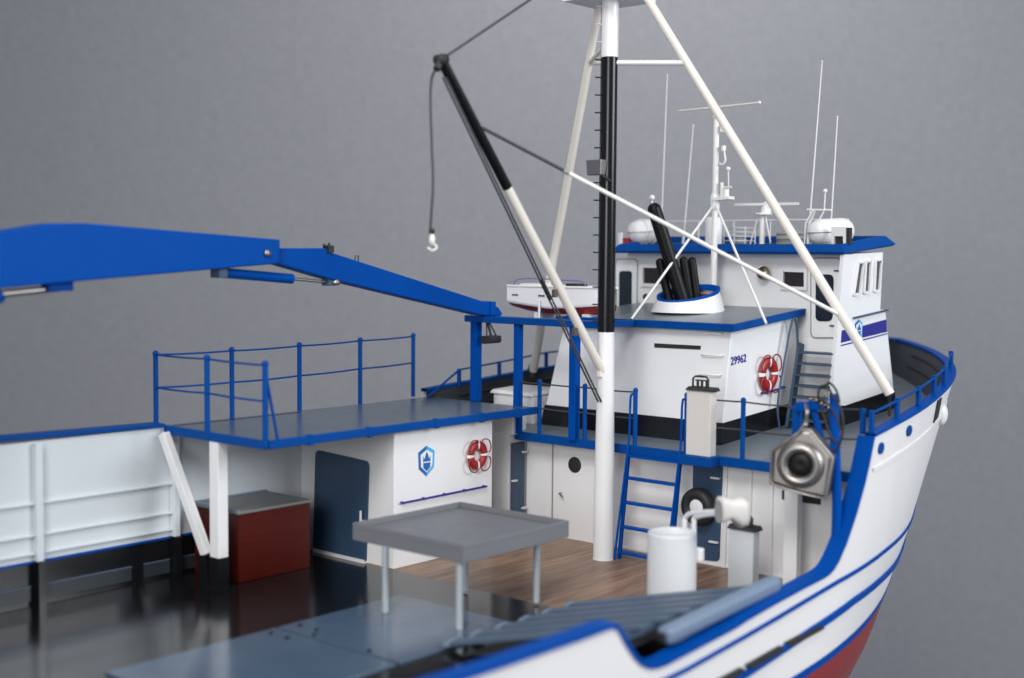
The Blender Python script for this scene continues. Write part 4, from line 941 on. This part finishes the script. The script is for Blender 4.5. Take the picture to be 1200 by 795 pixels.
dk.f = [[i, i + 1, n + 2 + i, n + 1 + i] for i in range(n)]; dk.sm = [False] * n; obj('boat_cover', dk, 'white', bt)
for s_g in (1, -1): obj('gunwale', MB().tube([(BX0 + s_g * bsec(i / n)[0][0], BY0 - L_ * i / n, 2.425) for i in range(n + 1)], .012, 8), 'white', bt)
obj('boat_handrail', MB().tube(poly_smooth([(BX0 - .17, BY0 - .06, 2.43), (BX0 - .17, BY0 - .10, 2.485), (BX0 - .16, BY0 - .3, 2.505), (BX0 - .16, BY0 - .7, 2.495), (BX0 - .14, BY0 - .92, 2.485), (BX0 - .12, BY0 - .96, 2.43)], 4), .007, 8), 'purple', bt)
obj('console', MB().box((BX0 - .1, BY0 - .84, 2.40), (BX0 + .06, BY0 - .68, 2.46)), 'dull', bt, bevel=.01)
obj('engine_hatch', MB().box((BX0 - .1, BY0 - .34, 2.40), (BX0 + .1, BY0 - .08, 2.45)), 'white', bt, bevel=.01)
for dy in (.07, .42): obj('boat_marking', MB().box((BX0 - .214, BY0 - dy - .08, 2.325), (BX0 - .20, BY0 - dy, 2.342)), 'door', bt)
for dy in (.33, .95): obj('cradle', MB().box((BX0 - .13, BY0 - dy - .03, 2.08), (BX0 + .13, BY0 - dy + .03, 2.16)), 'white', bt)
obj('lifting_davit', MB().tube([(BX0 - .24, BY0 - .46, 2.08), (BX0 - .24, BY0 - .46, 2.30)], .012, 8), 'white', bt)

# ------------------------------------------------------------------ fore mast behind the funnel
fm = thing('signal_mast', (1.98, .22, rz(1.98)), 'slim white signal mast with cross yard and splayed stays behind the exhaust pipes', 'mast')
FM = lambda px, py: at(px, py, x=1.98)
base = FM(834, 350); base.z = rz(1.98); topf = FM(842.5, 138)
topf.y = base.y = (FM(838, 235)).y; 
obj('signal_pole', MB().tube([base, topf], .034, 16, r2=.029), 'hullwhite', fm)
obj('pole_cap', MB().ball(topf + Vector((0, 0, .01)), .038), 'hullwhite', fm)
obj('yard', MB().tube([FM(795, 130.5), FM(890, 120.5)], .010, 8).ball(FM(890, 120.5), .018), 'cream', fm)
col = FM(838, 236); obj('collar', MB().lathe((topf.x, topf.y, col.z), [(.040, -.09), (.048, -.06), (.048, .05), (.036, .08)], n=18), 'hullwhite', fm)
for (px, py) in ((740, 367), (898, 373)):
    f_ = at(px, py, z=2.19); f_.z = rz(f_.x); obj('stay', MB().tube([f_, Vector((topf.x, topf.y, col.z - .02))], .013, 8), 'hullwhite', fm)
obj('instrument_shelf', MB().bar(FM(838, 234), FM(857, 232), .12, .03), 'hullwhite', fm)
obj('lamp_unit', MB().tube([FM(851, 231), FM(851, 222)], .030, 10).tube([FM(846, 231), FM(846, 214)], .018, 8).tube([FM(846, 220), FM(857, 219.5)], .010, 6), 'hullwhite', fm)
obj('wind_sensor', MB().tube([FM(854, 222), FM(853.5, 199)], .006, 6).ball(FM(853.5, 198), .022), 'hullwhite', fm)
obj('mast_lamp', MB().tube(poly_smooth([FM(843, 192), FM(847, 193), FM(850, 188), FM(849, 180), FM(848, 176)], 4), .010, 8).tube([FM(848, 177), FM(848, 171)], .024, 10), 'hullwhite', fm)
obj('upper_lamp', MB().box(FM(845, 155) + Vector((-.02, 0, 0)), FM(849, 147) + Vector((.04, 0, 0))).tube([FM(844, 155), FM(852, 155.5)], .010, 6), 'hullwhite', fm)

# ------------------------------------------------------------------ gear on the wheelhouse roof
RZ = lambda x: wr(x) + .012
def whip(px0, py0, px1, py1, x, label):
    a = at(px0, py0, x=x); b = at(px1, py1, x=x); t_ = (RZ(x) - a.z) / (b.z - a.z); base_ = a.lerp(b, t_)
    o = thing('whip_antenna', base_, label, 'antenna', 'whip antennas on the wheelhouse roof')
    mid = base_.lerp(a, .12); obj('whip', MB().tube([mid, a], .008, 8, r2=.0055).ball(a, .009, n=8, m=6), 'hullwhite', o); obj('antenna_base', MB().tube([base_, mid], .017, 8), 'hullwhite', o)
whip(782, 88, 776, 240, 2.45, 'whip antenna nearest above the black exhaust pipes')
whip(812.5, 147, 804.5, 240, 2.6, 'shorter whip antenna just left of the signal mast')
whip(963.5, 72, 950, 245, 2.5, 'tallest white whip antenna above the twin raft canister')
whip(981.5, 137, 974, 260, 2.7, 'outermost whip antenna on the starboard end of the roof')
ah = thing('antenna_frame', at(950, 285, x=2.45), 'thin white tubular antenna frame with a ball topped rod at starboard side', 'antenna')
obj('frame_tube', MB().tube([at(943, 286, x=2.45), at(944, 262, x=2.45), at(953, 246, x=2.45)], .010, 6).tube([at(946, 246, x=2.5), at(974, 246.5, x=2.5)], .012, 6).tube([at(954, 247, x=2.5), at(948, 262, x=2.5)], .022, 8).tube([at(966, 247, x=2.5), at(960, 258, x=2.5)], .009, 6), 'hullwhite', ah)
obj('ball_rod', MB().tube([at(966, 246, x=2.5), at(967, 225, x=2.5)], .007, 6).ball(at(967, 224, x=2.5), .022), 'hullwhite', ah)
# raft canisters
def canister(px, py, x, L__, R_, label, banded=True):
    c = at(px, py, x=x); zb = RZ(x); c.z = zb + R_ + .03
    o = thing('raft_canister', (c.x, c.y, zb), label, 'life raft', 'life raft canisters on the wheelhouse roof'); d = Vector((.80, -.30, .05)).normalized()
    mb = MB().lathe(c, [(0, -R_ * .95), (R_ * .5, -R_ * .86), (R_ * .82, -R_ * .6), (R_ * .98, -R_ * .2), (R_, 0), (R_, L__), (R_ * .98, L__ + R_ * .2), (R_ * .82, L__ + R_ * .6), (R_ * .5, L__ + R_ * .86), (0, L__ + R_ * .95)], axis=d, n=26)
    obj('canister_shell', mb, 'white', o)
    pts = [c + d * (-R_ * 1.0 * math.cos(k * math.pi / 16)) + Vector((0, 0, 0)) + (d.cross(Vector((0, 0, 1)))).normalized() * (R_ * 1.0 * (1 if k else 1)) * math.sin(k * math.pi / 16) for k in range(0, 9)]
    sgn = [c + d * (-R_ * .98 * math.cos(a_)) + d.cross(Vector((0, 0, 1))).normalized() * (R_ * 1.01 * math.sin(a_)) for a_ in [(-1 + k / 8) * math.pi / 2 for k in range(17)]]
    obj('canister_seam', MB().tube([sgn[0] + d * L__] + sgn + [sgn[-1] + d * L__], .006, 6), 'grey', o)
    if banded:
        for t_ in (.02, L__ * .5, L__): obj('lashing_band', MB().tube([c + d * t_ + (Vector((0, 0, 1)) * math.cos(k * math.pi / 10) + d.cross(Vector((0, 0, 1))).normalized() * math.sin(k * math.pi / 10)) * (R_ + .004) for k in range(20)], .008, 6, closed=True), 'hullwhite', o)
    obj('cradle', MB().box((c.x - .04, c.y - R_ * .8, zb - .01), (c.x + .02, c.y + R_ * .8, zb + .07)).box((c.x + L__ * .8 - .04, c.y - R_ * .8, zb - .01), (c.x + L__ * .8 + .02, c.y + R_ * .8, zb + .07)), 'grey', o)
    return o
canister(749, 272, 2.45, .16, .133, 'white ribbed life raft canister at the roof end by the black mast')
canister(962, 272, 2.30, .26, .130, 'larger white life raft canister beside the black screened bracket at the roof corner', banded=False)
br = thing('screen_bracket', at(985, 287, x=2.2), 'white bracket holding two small black screens in front of the roof corner canister', 'bracket')
pw_ = lambda px, py, x=2.2: at(px, py, x=x)
obj('bracket_frame', MB().prism([pw_(974, 266), pw_(991, 266), pw_(991, 288), pw_(988, 288), pw_(988, 277), pw_(977.5, 277), pw_(977.5, 288), pw_(974, 288)], (.05, 0, 0)), 'white', br)
obj('black_screen', MB().prism([pw_(979, 277, 2.23), pw_(986, 277, 2.23), pw_(986, 288, 2.23), pw_(979, 288, 2.23)], (.03, 0, 0)), 'dull', br)
obj('black_screen', MB().prism([pw_(991.5, 267, 2.21), pw_(996, 267, 2.21), pw_(995.5, 287, 2.21), pw_(991.5, 287, 2.21)], (.05, 0, 0)), 'dull', br)
# radar
rd = thing('radar', at(893, 287, x=2.45), 'white radar on a tripod stand with a long horizontal scanner bar', 'radar')
rp = lambda px, py: at(px, py, x=2.45)
obj('radar_stand', MB().tube([rp(893, 289), rp(893.5, 252)], .028, 12).tube([rp(879, 287), rp(888, 256)], .009, 6).tube([rp(903, 284), rp(897, 254)], .009, 6), 'hullwhite', rd)
obj('radar_platform', MB().lathe(rp(895, 251), [(0, -.012), (.085, -.012), (.085, .012), (0, .012)], n=18), 'hullwhite', rd)
obj('radar_drive', MB().lathe(rp(898, 250), [(.055, 0), (.05, .05), (.03, .085), (0, .09)], n=18), 'hullwhite', rd)
obj('scanner_bar', MB().bar(rp(861, 240), rp(936, 238.8), .022, .026).tube([rp(897, 240), rp(897, 236)], .01, 8), 'hullwhite', rd)
tbk = thing('grey_tub', at(937, 285, x=2.4), 'low round grey ribbed tub on the wheelhouse roof next to the cream mast leg', 'tub')
tcn = at(927, 287, x=2.6); tcn.z = RZ(2.6) + .02; obj('tub_body', MB().lathe(tcn, [(.15, 0), (.15, .05), (.155, .052), (.155, .06), (.15, .065), (.15, .10), (.155, .102), (.155, .11), (.13, .125), (.07, .15), (0, .155)], n=28), 'grey', tbk)
ck = thing('mesh_crate', at(861, 285, x=2.5), 'open white wire crate of grey gear on the wheelhouse roof', 'crate')
c0_ = at(848, 287, x=2.5); c1_ = at(873, 287, x=2.5); zb = RZ(2.5); gm_ = MB()
for k in range(5):
    z = zb + .02 + .045 * k; gm_.tube([(2.5, c0_.y, z), (2.5, c1_.y, z), (2.7, c1_.y, z), (2.7, c0_.y, z)], .005, 5, closed=True)
for (x, y) in ((2.5, c0_.y), (2.5, c1_.y), (2.7, c1_.y), (2.7, c0_.y), (2.5, (c0_.y + c1_.y) / 2)): gm_.tube([(x, y, zb - .01), (x, y, zb + .21)], .006, 5)
obj('wire_frame', gm_, 'white', ck); obj('grey_gear', MB().ball((2.6, (c0_.y + c1_.y) / 2, zb + .05), .1, .8, .9, .5), 'grey', ck)
vc = thing('vent_cylinder', at(836, 287, x=2.7), 'short white vertical cylinder standing on the roof behind the signal mast', 'vent')
vcc = at(836, 287, x=2.7); vcc.z = RZ(2.7); obj('cylinder_body', MB().lathe(vcc, [(.09, 0), (.09, .28), (.08, .30), (0, .305)], n=24), 'white', vc)
ex = thing('extinguisher_box', at(733, 287, x=2.3), 'small bright red box with a white end plate by the roof edge behind the mast', 'box')
e_ = at(728, 287, x=2.3); e2_ = at(735, 287, x=2.3); obj('red_case', MB().box((2.3, e2_.y, RZ(2.3) - .01), (2.4, e_.y, RZ(2.3) + .11)), 'red', ex, bevel=.004)
w0 = at(725.5, 287, x=2.28); w1 = at(729, 287, x=2.28); obj('white_plate', MB().box((2.26, w1.y, RZ(2.26) - .01), (2.29, w0.y, RZ(2.26) + .17)), 'white', ex)
# thin roof rail
rr4 = thing('railing', (2.9, .2, RZ(2.9)), 'very thin white railing along the wheelhouse roof between the aerials', 'railing')
ys = [1.38, .95, .5, .05, -.4, -.85]; rr = MB()
for y in ys: obj('post', MB().tube([(2.94, y, RZ(2.94) - .01), (2.94, y, RZ(2.94) + .25)], .007, 6), 'hullwhite', rr4)
obj('top_rail', MB().tube([(2.94, ys[0], RZ(2.94) + .25), (2.94, ys[-1], RZ(2.94) + .25)], .007, 6), 'hullwhite', rr4)
